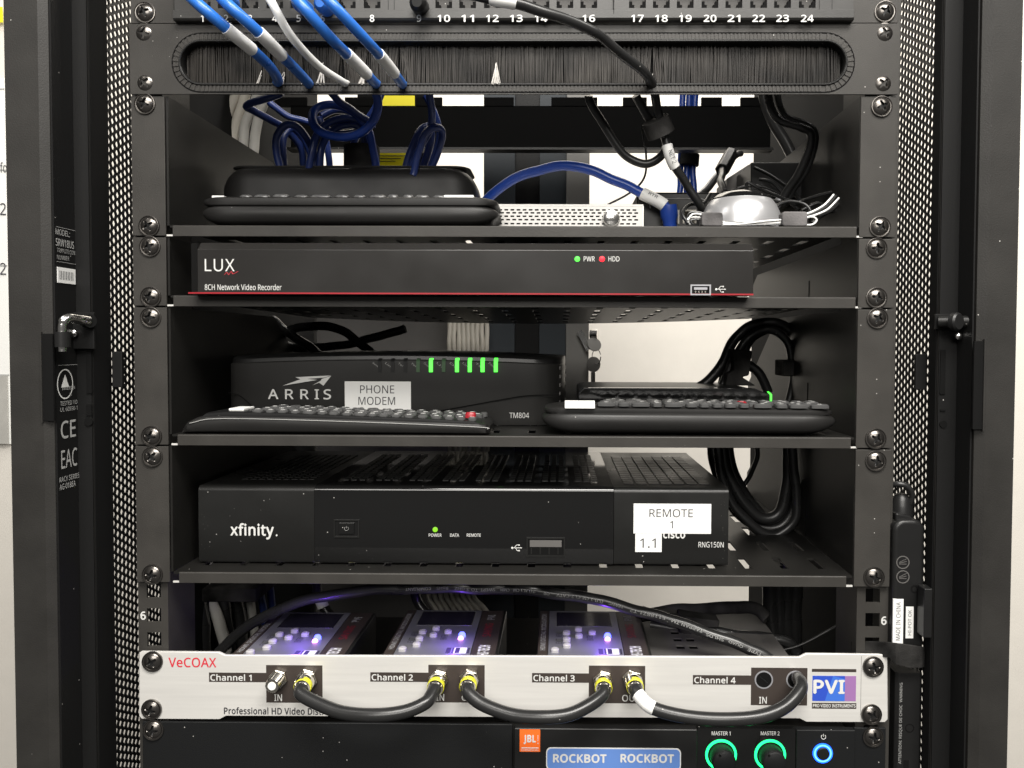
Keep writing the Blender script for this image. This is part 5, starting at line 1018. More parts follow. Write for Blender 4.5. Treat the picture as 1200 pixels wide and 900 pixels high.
pbox('maker_badge', 'orange', (609, 855, 633, 881), YC - .3, .3, am); ptext('JBL', (613.5, 861, 628, 872), YC - .32, 'print', am, .04); ptext('!', (630, 861.5, 630.8, 872), YC - .32, 'print', am, 0)
pbox('badge_rule', 'print', (611, 876, 631, 877), YC - .4, .1, am)
ptext('COMMERCIAL', (610.5, 877.8, 631.5, 880), YC - .32, 'print', am, .0)
x0, x1, z0, z1 = rect(640, 876.5, 798, 903, YC - .3)
st = MB().prism(rrect(x0, x1, z0, z1, 3.2), 'y', YC - .3, YC).build('sticker_border', 'print', am)
st = MB().prism(rrect(x0 + .7, x1 - .7, z0 + .7, z1 - .7, 2.8), 'y', YC - .4, YC - .3).build('name_sticker', 'stickerblue', am)
ptext('ROCKBOT', (648, 883.5, 711, 894), YC - .45, 'print', am, .035); ptext('ROCKBOT', (727, 883.5, 790, 894), YC - .45, 'print', am, .035)
YK = YJ - 2
for px, s in ((845, 'MASTER 1'), (902.5, 'MASTER 2')):
    c = at(px, 884.5, YK)
    kb = MB().lathe([(7.6, 0), (7.5, 9), (7.2, 10.6), (6.5, 11.2), (.5, 11.4)], at(px, 884.5, YK), n=48).build('volume_knob', 'ampface', am, smooth=True)
    a = at(px - 1, 886, YK - 12); MB().cyl(Vector((a[0], YK - 11.25, a[2])), .8, .5, n=16).build('pointer_dimple', 'deep', kb)
    mb = MB(); pr2 = []
    n = 40
    for k in range(n + 1):
        t = math.radians(225 - 270 * k / n + 15); pr2.append((math.cos(t), math.sin(t)))
    vs = []; fs = []
    for c_, s_ in pr2:
        for r_, y_ in ((8.6, YK - .05), (8.7, YK - .9), (9.8, YK - .9), (10.1, YK - .05)): vs.append((c[0] + c_ * r_, y_, c[2] + s_ * r_))
    for k in range(n):
        for j in range(3): a = k * 4 + j; fs.append((a, a + 1, a + 5, a + 4))
    MB().add(vs, fs).build('light_ring', 'ring_green', am, smooth=True)
    ptext(s, (px - 11, 857, px + 11, 861.6), YK, 'print', am, .01)
    ptext('0', (px - 15, 900, px - 12.5, 903.5), YK, 'print', am); ptext('10', (px + 11, 900, px + 15, 903.5), YK, 'print', am)
YW = YJ - 3.2
c = at(964, 882.5, YW)
def ring(r0, r1, y, h, m, name, n=40):
    MB().lathe([(r0, 0), (r0, h), (r1, h), (r1, 0)], Vector((c[0], y, c[2])), n=n, closed=False).build(name, m, am, smooth=True)
ring(4.1, 6.3, YW, .5, 'ring_blue', 'light_ring'); ring(4.7, 5.5, YW - .5, .08, 'ring_cyan', 'light_ring')
MB().lathe([(4.05, 0), (4.05, 1.3), (3.6, 1.7), (.3, 1.8)], c, n=32).build('power_button', 'ampface', am, smooth=True)
power_icon(am, 965, 863.5, 1.45, YW, 'print', .2)
for a in ((180, 855), (1023, 863)): screw(*a, am, YJ - .1)

# ================================================================== CABLES
def cable(name, label, m, pts, r, cat='cable', group=None, n=12, sub=8):
    P = [at(*p) for p in pts]
    mb = MB().tube(P, r, n, sub, wob=(.45 if r > 1.5 and name not in ('velcro_tie', 'patch_cable') else 0)); path = mb.path
    t = thing(name, label, cat, tuple(P[-1]), group)
    mb.build('jacket', m, t, smooth=True); t['_n'] = len(path)
    return t, path
def sleeve(t, path, a, b, r, m='white', name='label_sleeve'):
    n = len(path) - 1; seg = path[int(a * n):int(b * n) + 1]
    return MB().tube(seg, r, 14, 1, smooth=False).build(name, m, t, smooth=True)
def on_sleeve(t, path, f, s, r, length, h, m='inkgrey', flip=False, roll=(0, -1, .35)):
    n = len(path) - 1; i = int(f * n); p = path[i]; d = (path[min(i + 2, n)] - path[max(i - 2, 0)]).normalized()
    if flip: d = -d
    nr = Vector(roll).normalized(); nr = (nr - d * nr.dot(d)).normalized(); up = nr.cross(d)
    o = p + nr * (r + .4) - d * length / 2 - up * h / 2
    text(s, o, d * length, up * h, m, t, name='sleeve_lettering')
def near(path, px, py):
    "fraction of the path that is seen nearest to a survey pixel"
    best = min(range(len(path)), key=lambda i: (lambda q: (q[0] - px) ** 2 + (q[1] - py) ** 2)(proj(path[i])))
    return best / (len(path) - 1)
def proj(P):
    q = ROT.transposed() @ (Vector(P) - EYE); return PX + FL * q[0] / q[1], PY - FL * q[2] / q[1]

G = 'patch cables leaving the patch panel'
defs = [
 ('blue patch cable leftmost at the patch panel with white SWITCH sleeve', 'blue', [(160, -70, -30), (190, -35, -70), (227, 0, -95), (265, 33, -88), (295, 58, -68), (316, 78, -40), (325, 92, -14), (325, 98, 2), (324, 100, 14)], 3.0, (267, 34), (296, 59), 'SWITCH'),
 ('blue patch cable second from the left with white NET 2 sleeve', 'blue', [(225, -60, -30), (240, -25, -70), (264, 2, -95), (303, 38, -86), (330, 65, -62), (348, 83, -34), (360, 96, -12), (363, 100, 8)], 3.0, (303, 38), (329, 64), 'NET 2'),
 ('blue patch cable third of the blue ones with white NET 1 sleeve', 'blue', [(320, -60, -30), (330, -25, -70), (350, 2, -95), (386, 43, -84), (406, 63, -62), (428, 85, -34), (438, 96, -12), (443, 100, 8)], 3.0, (406, 62), (429, 86), 'NET 1'),
 ('blue patch cable rightmost of the blue ones crossing the numbers near 8', 'blue', [(350, -60, -30), (362, -25, -70), (385, 0, -95), (424, 42, -82), (446, 66, -58), (462, 86, -32), (470, 97, -12), (473, 100, 8)], 2.9, (444, 62), (462, 86), 'NET'),
]
for l, m, pts, r, s0, s1, tx in defs:
    t, path = cable('patch_cable', l, m, pts, r, group=G)
    a, b = near(path, *s0), near(path, *s1); sleeve(t, path, a, b, r + .45)
    on_sleeve(t, path, (a + b) / 2, tx, r + .45, 7.5 if tx == 'SWITCH' else 6.5, 2.4)
t, path = cable('patch_cable', 'thin white patch cable between the blue ones running into the brush', 'greycable', [(290, -60, -20), (302, -25, -60), (318, 2, -80), (341, 42, -68), (372, 76, -40), (400, 95, -12), (408, 99, 8)], 2.3, group=G)
t.children[0].data.materials[0] = M['paper']
for px, py in ((263, -2), (352, 5), (378, 6)):
    c = at(px, py, -18)
    b = MB().lathe([(4.6, -16), (4.6, 0), (4.2, 4), (2.6, 6)], c, (0, -1, -.15)).build('plug_boot', 'blue', smooth=True)
    tag(b, {263: 'blue rubber boot at the top edge between the two leftmost blue cables', 352: 'blue rubber boot right of the white patch cable', 378: 'round blue rubber boot just left of the rightmost blue patch cable'}[px], 'cable plug', 'blue plug boots in the patch panel')
b = MB().lathe([(5.2, -14), (5.2, 0), (4.8, 3), (3, 5)], at(490, 4, -16), (0, -1, -.2)).build('plug_boot', 'black', smooth=True); tag(b, 'black round plug boot in the jack above number 9', 'cable plug')

t, path = cable('audio_cable', 'black cable with white sleeve curving from the patch panel down to the dome receiver', 'blackcable',
    [(530, -12, -60), (576, -1, -72), (604, 5, -72), (650, 17, -66), (698, 40, -52), (738, 70, -30), (762, 95, -8), (768, 108, 12), (770, 130, 22), (778, 158, 26), (786, 183, 28), (803, 215, 36), (818, 238, 46), (824, 250, 56)], 2.9)
sleeve(t, path, near(path, 578, 0), near(path, 603, 5), 3.5); on_sleeve(t, path, near(path, 588, 2), 'NET', 3.5, 6, 2)
sleeve(t, path, near(path, 780, 170), near(path, 792, 196), 3.6); on_sleeve(t, path, near(path, 786, 184), 'NET 2', 3.6, 9, 3, flip=False)
v, vp = cable('velcro_tie', 'black hook and loop tie gripping the cables below the brush opening', 'velcro', [(768, 140, 22), (771, 148, 24), (775, 158, 26)], 9.5, cat='cable tie')
cable('power_lead', 'black cable hanging in a loop left of the velcro tie', 'blackcable', [(690, 112, 40), (697, 130, 42), (712, 155, 44), (732, 180, 46), (755, 192, 46), (774, 184, 44), (780, 166, 40), (762, 140, 30), (745, 112, 24)], 2.9)
cable('thin_wire', 'thin black wire curling down in front of the white wall', 'blackcable', [(752, 150, 60), (757, 180, 60), (755, 208, 62), (738, 226, 66), (712, 240, 72)], .75)
t, path = cable('ethernet_cable', 'blue ethernet cable arching over the silver vented box to a blue plug', 'blue', [(560, 248, 100), (577, 228, 92), (604, 209, 84), (640, 197, 76), (676, 196, 70), (715, 208, 66), (752, 227, 62), (778, 241, 60), (785, 252, 62)], 3.6)
M['midblue'] = mat('royal_blue_jacket', (.012, .05, .30), .34, rvar=.08); t.children[0].data.materials[0] = M['midblue']
sleeve(t, path, near(path, 754, 228), near(path, 777, 241), 4.5); on_sleeve(t, path, near(path, 765, 234), 'RTR', 4.5, 7, 2.2)
MB().lathe([(5.8, 0), (6.2, 3), (6.2, 8), (5.0, 11), (4.6, 22)], at(783, 240, 60), (.12, .15, -1)).build('plug', 'midblue', t, smooth=True)
for k, (px, l) in enumerate(((799, 'left'), (806, 'middle'), (813, 'right'))):
    cable('ethernet_cable', 'dark blue cable dropping behind the rear bar, %s strand of three' % l, 'midblue', [(px + 2, 100, 330), (px, 150, 330), (px - 1, 190, 330), (px - 3 + k * 2, 235, 330)], 3.3, group='blue cables behind the rear bar')
cable('velcro_tie', 'black tie round the blue cables behind the rear bar', 'velcro', [(808, 181, 330), (807, 194, 330)], 10.5, cat='cable tie')

# blue coils under the brush panel
cable('coiled_cable', 'dark blue cable bending down left of the blue coils', 'darkblue', [(330, 108, 60), (308, 117, 62), (289, 125, 66), (297, 130, 72), (318, 141, 80), (334, 150, 88), (352, 172, 96), (356, 196, 100)], 2.65)
cable('coiled_cable', 'left coil of dark blue cable standing on the black remotes', 'darkblue', [(330, 205, 70), (325, 180, 68), (325, 160, 66), (334, 147, 64), (347, 148, 66), (358, 160, 72), (367, 178, 80), (372, 204, 84), (366, 190, 92), (358, 165, 96), (344, 152, 92), (333, 160, 86), (331, 185, 84), (334, 204, 84)], 2.65)
t, p = cable('coiled_cable', 'large round coil of blue cable hanging in the middle of the blue coils', 'darkblue', [(436, 100, 26), (443, 118, 32), (440, 138, 36), (425, 155, 38), (402, 161, 40), (380, 156, 44), (367, 142, 50), (370, 129, 58), (385, 123, 64), (408, 128, 68), (428, 145, 72), (436, 168, 76), (440, 200, 78)], 3.0)
t.children[0].data.materials[0] = M['midblue']
cable('coiled_cable', 'dark blue strands folded behind the large round coil', 'darkblue', [(362, 204, 66), (365, 178, 64), (372, 158, 64), (388, 143, 66), (410, 138, 70), (428, 150, 76), (434, 176, 80), (436, 204, 82)], 2.65)
cable('coiled_cable', 'dark blue inner strand beneath the large round coil', 'darkblue', [(373, 204, 70), (376, 180, 68), (384, 160, 70), (398, 148, 74), (416, 146, 78), (426, 160, 82), (430, 204, 86)], 2.65)
cable('coiled_cable', 'dark blue cable slanting in from the brush above the round coil', 'darkblue', [(384, 106, 30), (398, 120, 40), (414, 130, 50), (430, 140, 60), (436, 150, 66)], 2.65)
cable('coiled_cable', 'right coil of dark blue cable leaning outward over the remotes', 'darkblue', [(502, 100, 40), (505, 130, 50), (504, 150, 58), (495, 168, 64), (484, 192, 70), (478, 206, 74)], 2.65)
cable('coiled_cable', 'outer dark blue loop right of the yellow labels', 'darkblue', [(484, 206, 60), (490, 182, 58), (498, 160, 56), (508, 149, 56), (516, 151, 60), (517, 164, 66), (511, 184, 70), (503, 206, 74)], 2.65)
cable('coiled_cable', 'short dark blue loop tucked inside the right coil', 'darkblue', [(472, 206, 78), (481, 182, 76), (490, 158, 74), (500, 149, 76), (505, 158, 80), (500, 180, 84), (494, 206, 88)], 2.8)
cable('velcro_tie', 'wide black tie at the foot of the blue coils beside the lower yellow label', 'velcro', [(424, 172, 84), (424, 200, 84)], 13, cat='cable tie')
# grey bundle seen over the left bracket
for k in range(5):
    o, _p = cable('network_cable', ('cream network cable, %s of the five behind the left bracket' % ('first', 'second', 'third', 'fourth', 'last')[k]), 'greycable' if k > 2 else 'cream_cable', [(270 + 12.5 * k, 92, 210), (262 + 12.5 * k, 116, 212), (250 + 12.5 * k, 148, 216), (246 + 12.5 * k, 190, 220)], 4.4, group='cream cables behind the left bracket')
    nn = len(_p)
    for j, s in enumerate(('CAT6', 'UTP')):
        if k in (0, 1): on_sleeve(o, _p, .5 + .15 * j, s, 4.4, 7, 2.6)
# right power cords
cable('power_cable', 'black twin power cord dropping from the brush panel by the right bracket', 'blackcable', [(898, 100, 60), (904, 124, 60), (915, 142, 60), (938, 150, 60), (949, 156, 62), (948, 176, 66), (938, 200, 72), (924, 222, 80), (914, 236, 84)], 2.9)
cable('power_cable', 'second black strand of the twin cord by the right bracket', 'blackcable', [(908, 100, 66), (913, 122, 66), (922, 136, 66), (940, 144, 66), (954, 154, 68), (953, 176, 72), (943, 202, 78), (929, 226, 86), (918, 240, 90)], 2.4)
c_ = at(914, 233, 84); MBq = MB().lathe([(3.0, 0), (3.0, 6), (1.5, 8)], c_, (-.5, 0, -1)).build('cord_end', 'alu', smooth=True); tag(MBq, 'small pale end collar of the twin power cord', 'cord end')
cable('power_cable', 'black cord slanting behind the rear bar toward the right bracket', 'blackcable', [(893, 105, 200), (905, 140, 200), (925, 176, 200), (940, 200, 200)], 5)
cable('power_cable', 'black cord rising from behind the dome receiver', 'blackcable', [(814, 236, 130), (830, 218, 140), (846, 202, 150), (856, 186, 160)], 3)
t, p = cable('receiver_lead', 'black lead with a moulded plug rising from the silver dome receiver', 'blackcable', [(850, 226, 44), (845, 212, 60), (847, 198, 90), (853, 188, 120), (868, 180, 150)], 2.6)
MB().tube([at(846, 200, 88), at(857, 180, 110)], 5.6, 6, 1, smooth=False).build('plug', 'black', t, bevel=.8)
for k, pts in enumerate(([(932, 238, 50), (912, 230, 60), (892, 222, 70), (876, 214, 74), (878, 225, 70), (900, 234, 60), (920, 238, 52)], [(930, 240, 70), (950, 232, 60), (975, 226, 50), (986, 232, 40), (975, 246, 34), (958, 254, 28)], [(920, 230, 90), (905, 214, 96), (890, 210, 100)], [(940, 246, 60), (960, 238, 60), (972, 248, 60), (970, 262, 60)])):
    cable('thin_wire', ('thin black loop right above the silver dome', 'thin black wire arching toward the right bracket', 'short thin black wire over the square box', 'thin black loop below the right bracket wires')[k], 'blackcable', pts, 1.25)
for l, pts, r in (('thin black wire curling above the right velcro tab', [(902, 262, 30), (908, 244, 34), (924, 236, 38), (944, 240, 38), (950, 252, 34), (938, 262, 30)], 1.1),
    ('thin black wire sweeping up behind the dome toward the square box', [(836, 240, 96), (862, 222, 98), (890, 218, 96), (914, 228, 90), (936, 246, 80)], 1.0),
    ('black wire crossing the square box diagonally', [(884, 196, 112), (904, 206, 108), (926, 222, 100), (948, 246, 90), (960, 262, 84)], 1.5),
    ('black wire coiled low beside the right bracket', [(952, 262, 44), (966, 250, 46), (984, 246, 48), (990, 254, 50), (976, 262, 50)], 1.6),
    ('thin black wire looping left of the dome receiver', [(806, 262, 40), (800, 250, 44), (808, 240, 50), (824, 238, 56), (832, 228, 64)], 1.2)):
    cable('thin_wire', l, 'blackcable', pts, r)
for l, pts in (('dark blue strand crossing behind the left coil', [(316, 120, 100), (336, 136, 104), (356, 142, 106), (376, 150, 108), (384, 172, 110), (388, 206, 112)]),
    ('dark blue inner ring inside the large round coil', [(376, 136, 78), (392, 130, 82), (414, 133, 84), (428, 142, 84), (420, 153, 80), (398, 156, 76), (380, 150, 74), (374, 140, 76)]),
    ('dark blue strand leaning against the right coil', [(498, 112, 84), (512, 140, 88), (516, 160, 92), (508, 184, 96), (498, 206, 98)]),
    ('dark blue strand falling behind the large coil to its tie', [(448, 106, 90), (440, 128, 94), (424, 150, 98), (412, 172, 100), (408, 204, 100)])):
    cable('coiled_cable', l, 'darkblue', pts, 2.5)
# tied receiver wire in front of the dome
wt = thing('wire_bundle', 'thin black and white wire folded flat in front of the dome receiver', 'wire bundle', tuple(at(870, 262, -2) ))
Yw = 4
for k, (m, pts) in enumerate((('white', [(806, 258, Yw), (812, 251, Yw), (824, 252, Yw), (850, 261, Yw), (890, 262, Yw), (930, 259, Yw), (950, 254, Yw), (957, 258, Yw), (950, 263.5, Yw), (930, 262, Yw)]),
     ('blackcable', [(804, 259, Yw + 2), (809, 249, Yw + 2), (824, 250, Yw + 2), (850, 259.5, Yw + 2), (890, 260, Yw + 2), (930, 257, Yw + 2), (955, 251, Yw + 2)]),
     ('white', [(809, 263, Yw + 1), (806, 257, Yw + 1), (813, 254.5, Yw + 1), (826, 256, Yw + 1), (852, 263.2, Yw - 1), (900, 258.8, Yw - 1), (926, 257, Yw)]),
     ('blackcable', [(812, 263, Yw), (809, 259, Yw), (816, 257, Yw), (828, 259, Yw), (860, 264, Yw - 1), (920, 262.6, Yw - 1)]),
     ('white', [(943, 255, Yw), (955, 252, Yw + 2), (970, 245, Yw + 6), (983, 232, Yw + 12)]), ('blackcable', [(943, 253, Yw), (955, 249, Yw + 2), (968, 242, Yw + 6), (980, 229, Yw + 12)]), ('white', [(943, 251, Yw), (952, 248, Yw + 3), (966, 240, Yw + 7), (977, 228, Yw + 13)]))):
    tube('wire', m, pts, .62, wt, 8)
for r in ((822, 249, 847, 264), (916.5, 248, 946, 264)):
    x0, x1, z0, z1 = rect(*r, Yw - 3); q = MB().prism(rrect(x0, x1, Z1 + .3, z1, 1.8), 'y', Yw - 4, Yw + 6)
    q.build('velcro_tab', 'fuzz', wt, bevel=1)

# black loops behind the modem
for k, pts in enumerate(([(318, 374, 230), (330, 384, 225), (349, 397, 215), (374, 416, 200)], [(322, 404, 225), (334, 390, 225), (364, 382, 220), (398, 386, 215), (436, 414, 205)], [(322, 392, 240), (336, 404, 235), (364, 408, 230), (418, 401, 225), (475, 385, 220)])):
    cable('modem_lead', ('straight black lead behind the left end of the modem', 'black lead arching over the left of the modem', 'black lead running to the right behind the modem')[k], 'blackcable', pts, 4.0)
# rear bundle of pale cables
for k in range(9):
    px = 527 + 5.4 * k; j = random.uniform(-1, 1)
    cable('network_cable', 'pale grey network cable in the upright bundle at the rear of the rack', 'cream_cable', [(px + j, 340, 405), (px, 400, 400), (px - 1 + j, 470, 400), (px + 1, 530, 400), (px - 6 + j, 620, 400), (px - 24 + k, 690, 398), (px - 16 + 2 * k, 716, 392), (px + 4 + 4 * k, 760, 380)], 2.7, group='pale cables in the rear bundle')
# adapter cords gathered at the right of shelf three and four
grp = 'adapter cords coiled at the right'
for k, (pts, r, l) in enumerate((
    ([(790, 470, 150), (828, 448, 150), (846, 425, 150), (862, 397, 150), (884, 380, 150), (912, 380, 150), (932, 398, 150), (936, 440, 150), (924, 490, 150)], 4.2, 'outer black cord arching at the right of the third shelf'),
    ([(846, 452, 142), (858, 425, 142), (872, 402, 142), (892, 388, 142), (912, 390, 142), (926, 408, 142), (929, 450, 142), (915, 500, 142)], 3.4, 'inner black cord arching at the right of the third shelf'),
    ([(900, 460, 156), (888, 436, 156), (872, 420, 156), (880, 398, 156), (904, 384, 156), (924, 392, 156), (941, 414, 156), (944, 460, 156), (938, 505, 156)], 4.0, 'twisted black cord crossing inside the third shelf coil'),
    ([(836, 512, 130), (840, 550, 130), (856, 588, 130), (884, 614, 130), (912, 618, 130), (930, 596, 130), (936, 560, 130), (934, 512, 130)], 5.0, 'outer black cord of the coil right of the cable box'),
    ([(846, 512, 122), (850, 548, 122), (866, 580, 122), (888, 604, 122), (906, 606, 122), (918, 590, 122), (924, 556, 122), (922, 512, 122)], 4.6, 'middle black cord of the coil right of the cable box'),
    ([(853, 512, 136), (856, 545, 136), (868, 572, 136), (884, 594, 136), (900, 610, 136), (924, 606, 136), (944, 576, 136), (943, 512, 136)], 4.6, 'rear black cord of the coil right of the cable box'),
    ([(842, 512, 112), (844, 552, 112), (860, 592, 112), (894, 624, 112), (920, 622, 112), (934, 600, 112), (930, 550, 112), (928, 512, 112)], 3.6, 'front black cord of the coil right of the cable box'),
    ([(884, 512, 160), (888, 535, 160), (880, 556, 160), (868, 574, 160)], 2.0, 'thin black cord hanging inside the coil right of the cable box'))):
    cable('adapter_cable', l, 'blackcable', pts, r, group=grp)
def block(name, label, m, pts, Y0, Y1, cat):
    pl = [tuple(at(*p, Y0)[i] for i in (0, 2)) for p in pts]
    return tag(MB().prism(pl, 'y', Y0, Y1).build(name, m, bevel=1.2), label, cat)
block('velcro_tie', 'black tie at the left of the arching cords on the third shelf', 'velcro', [(859, 409), (882, 411), (878, 440), (870, 442), (886, 452), (850, 452), (853, 438), (860, 434)], 128, 160, 'cable tie')
block('velcro_tie', 'black tie at the right side of the arching cords on the third shelf', 'velcro', [(918, 422), (946, 422), (946, 441), (918, 441)], 134, 160, 'cable tie')

# keys hanging in the rear lock
ky = thing('key_ring', 'small steel keys hanging from the lock on the grey rear edge', 'keys', tuple(at(692, 392, 425)))
def quad(name, m, a, b, w, Y, parent, th=1.2):
    A, B = at(*a, Y), at(*b, Y); d = (B - A); L = d.length; d.normalize(); n = Vector((-d[2], 0, d[0]))
    return MB().obox((A + B) / 2, d, (0, 1, 0), n, L, th, w).build(name, m, parent, bevel=.3)
quad('key_blade', 'chrome', (679, 388), (690, 410), 7, 424, ky)
MB().lathe([(8.5, 0), (8.5, 1.6), (3, 2)], at(696, 404, 420), (.4, -1, .5), 24).build('key_head', 'postgrey', ky, smooth=True)
MB().tube([at(699 + 5 * math.cos(t / 2), 418 + 9 * math.sin(t / 2), 418) for t in range(13)], .6, 6, 2).build('ring', 'chrome', ky, smooth=True)
MB().lathe([(9, 0), (9, 1.6), (3, 2)], at(695, 427, 419), (.5, -1, 0), 24).build('key_head', 'postgrey', ky, smooth=True)
quad('key_blade', 'chrome', (695, 436), (695, 449), 5, 419, ky)

# long coaxial cable over the modulators
t, path = cable('coaxial_cable', 'long black coaxial cable with white print crossing above the modulators', 'blackcable',
    [(238, 790, 60), (262, 758, 60), (300, 728, 56), (350, 706, 50), (420, 693, 44), (500, 689, 38), (580, 690, 34), (660, 696, 30), (740, 713, 26), (810, 735, 20), (870, 757, 14), (905, 775, 10), (925, 800, 12)], 3.8, n=16, sub=12)
words = 'TYPE  QUAD  SHLDS  TAPPAN TM  E118871-T2  18AWG  (UL)  CM  CL2-CATV  OR  2(UL)  CM  CMH  SWEPT  TO 3 GHZ  RoHS  COMPLIANT'.split('  ')
px = 893
for w in words:
    L = len(w) * 1.75 * (1.35 if px > 740 else 1.15); wpx = L / .56
    fc = near(path, px - wpx / 2, {True: 0, False: 0}[True] + 0) if False else None
    best = min(range(len(path)), key=lambda i: abs(proj(path[i])[0] - (px - wpx / 2)))
    on_sleeve(t, path, best / (len(path) - 1), w, 3.8, L, 1.9, 'dimprint', flip=True, roll=(0, -1, .15)); px -= wpx + 5
cable('loom_cable', 'fuzzy black wrapped cable lying straight above the right of the silver panel', 'velcro', [(745, 722, 90), (790, 716, 90), (830, 713, 88), (862, 712, 86), (888, 714, 84), (898, 724, 84)], 4.6)
cable('coaxial_lead', 'black lead sagging behind the right end of the coaxial cable', 'blackcable', [(752, 716, 80), (800, 728, 78), (860, 744, 74), (918, 750, 70), (934, 766, 70)], 4.0)
cable('coaxial_lead', 'lower black lead behind the right end of the coaxial cable', 'blackcable', [(762, 732, 84), (815, 742, 80), (870, 752, 76), (912, 764, 72)], 3.4)
block('velcro_tie', 'black tie on the leads behind the coaxial cable', 'velcro', [(797, 722), (844, 728), (842, 736), (828, 736), (828, 752), (796, 748)], 70, 90, 'cable tie')
cable('coaxial_lead', 'short black lead dropping behind the leftmost modulator', 'blackcable', [(372, 676, 130), (373, 700, 130), (382, 716, 128), (398, 732, 124)], 4.0)
cable('coaxial_lead', 'short black lead dropping behind the middle modulator', 'blackcable', [(486, 676, 140), (487, 700, 140), (496, 714, 138), (510, 724, 134)], 4.0)
t_ = sleeve(bpy.data.objects[[o.name for o in COL.objects if o.get('label', '').startswith('short black lead dropping behind the leftmost')][0]], [at(376, 704, 129), at(379, 712, 128)], 0, 1, 4.6)
cable('thin_wire', 'thin black wire rising beside the dark gap at lower right', 'blackcable', [(905, 764, 60), (935, 757, 60), (965, 742, 60), (990, 728, 60)], .9)
for k, (px, m, r, l) in enumerate(((232, 'blackcable', 6, 'thick black cable at the far left above the silver panel'), (246, 'greycable', 5, 'grey cable upright at the lower left gap'), (262, 'blackcable', 5, 'black cable upright at the lower left gap'), (276, 'blackcable', 6, 'second black cable upright at the lower left gap'), (292, 'greycable', 4, 'slanting grey cable behind the leftmost modulator'), (306, 'darkblue', 3.4, 'dark blue cable upright behind the leftmost modulator'), (318, 'darkblue', 3.4, 'second dark blue cable behind the leftmost modulator'))):
    cable('riser_cable', l, m, [(px - 4, 660, 150 + 12 * k), (px, 700, 150 + 12 * k), (px + (6 if k != 1 else 14), 740, 150 + 12 * k), (px + (8 if k != 1 else 26), 800, 150 + 12 * k)], r)
block('velcro_tie', 'black tie round the upright cables at lower left', 'velcro', [(236, 690), (300, 690), (300, 706), (236, 706)], 120, 235, 'cable tie')
for k in range(4):
    cable('riser_cable', 'black cable upright in the dark gap at lower right, %s' % ('nearest the wall opening', 'second strand', 'third strand', 'nearest the rail')[k], 'blackcable', [(900 + 11 * k, 660, 170), (902 + 10 * k, 700, 170), (906 + 8 * k, 740, 170), (916 + 6 * k, 790, 170)], 6.5, group='black cables in the lower right gap')
# flat grey device behind the right of the silver panel
ZG = -412
a = atZ(768, 766, ZG); b = atZ(888, 719, ZG)
gd = thing('flat_device', 'flat dark metal device with slotted lid behind the right part of the silver panel', 'device', (150, 60, ZG - 30))
hl = [(a[0] + 16 + 9 * i, a[0] + 22 + 9 * i, 40 + 14 * j, 46 + 14 * j) for i in range(2) for j in range(5)]
grid_holes(a[0] - 14, b[0], 14, b[1], hl, lambda x, y: (x, y, ZG)).build('lid', 'reargrey', gd, solid=.8)
MB().box(a[0] - 13, b[0] - 1, 15, b[1] - 1, ZG - 30, ZG - 3).build('case', 'deep', gd)

# ================================================================== JUMPERS ON THE SILVER PANEL
def jumper(label, p0, mids, p1, tail=None):
    A = at(*p0, YS) + Vector((0, -9, 0)); B = at(*p1, YS) + Vector((0, -9, 0)) if p1 else None
    P = [A, A + Vector((.1, -5, -.1)), A + Vector((1.2, -10, -1.8))] + [at(*q) for q in mids]
    P += [B + Vector((-1.2, -10, -1.8)), B + Vector((-.1, -5, -.1)), B] if p1 else [at(*q) for q in tail]
    t = thing('coaxial_jumper', label, 'cable', tuple(A), 'black coaxial jumpers on the silver panel')
    mb = MB().tube(P, 4.1, 18, 10); path = mb.path; mb.build('jacket', 'blackcable', t, smooth=True)
    for p in [A] + ([B] if p1 else []):
        d = Vector((0, 1, .04)).normalized(); o = p - d * 4
        q = MB().lathe([(4.3, -2.5), (5.0, -1.5), (5.15, 4.5), (5.5, 5), (5.5, 7.5), (4.9, 8.2), (4.7, 9.5)], o, d, 28).build('connector', 'nickel', t, smooth=True)
        MB().lathe([(5.15, -.9), (5.4, -.7), (5.45, 3.2), (5.3, 3.4)], o, d, 28, closed=False).build('yellow_ring', 'yellowband', q, smooth=True)
        MB().lathe([(4.6, 8.6), (6.3, 9), (6.3, 12.5), (5.6, 13.2), (4.8, 13.2)], o, d, 6).build('hex_nut', 'nickel', q, bevel=.3)
    return t, path
jumper('black jumper from the first channel block across to the second', (362, 795), [(374, 825, -26), (402, 835, -30), (440, 838, -33), (474, 834, -31), (498, 824, -27)], (514, 795))
jumper('black jumper from the second channel block across to the third', (551, 794), [(567, 826, -26), (602, 838, -31), (640, 840.5, -34), (668, 837, -32), (691, 826, -27)], (706, 796))
t, path = jumper('black jumper with a bare white neck ending in the open hole of channel four', (742, 795), [(764, 829, -27), (800, 839, -32), (845, 843, -35), (890, 840, -34), (920, 828, -30)], None, [(938, 808, -22), (936, 796, -10), (931, 795, 6)])
a, b = near(path, 746, 814), near(path, 768, 831); sleeve(t, path, a, b, 4.3, 'white', 'white_neck')

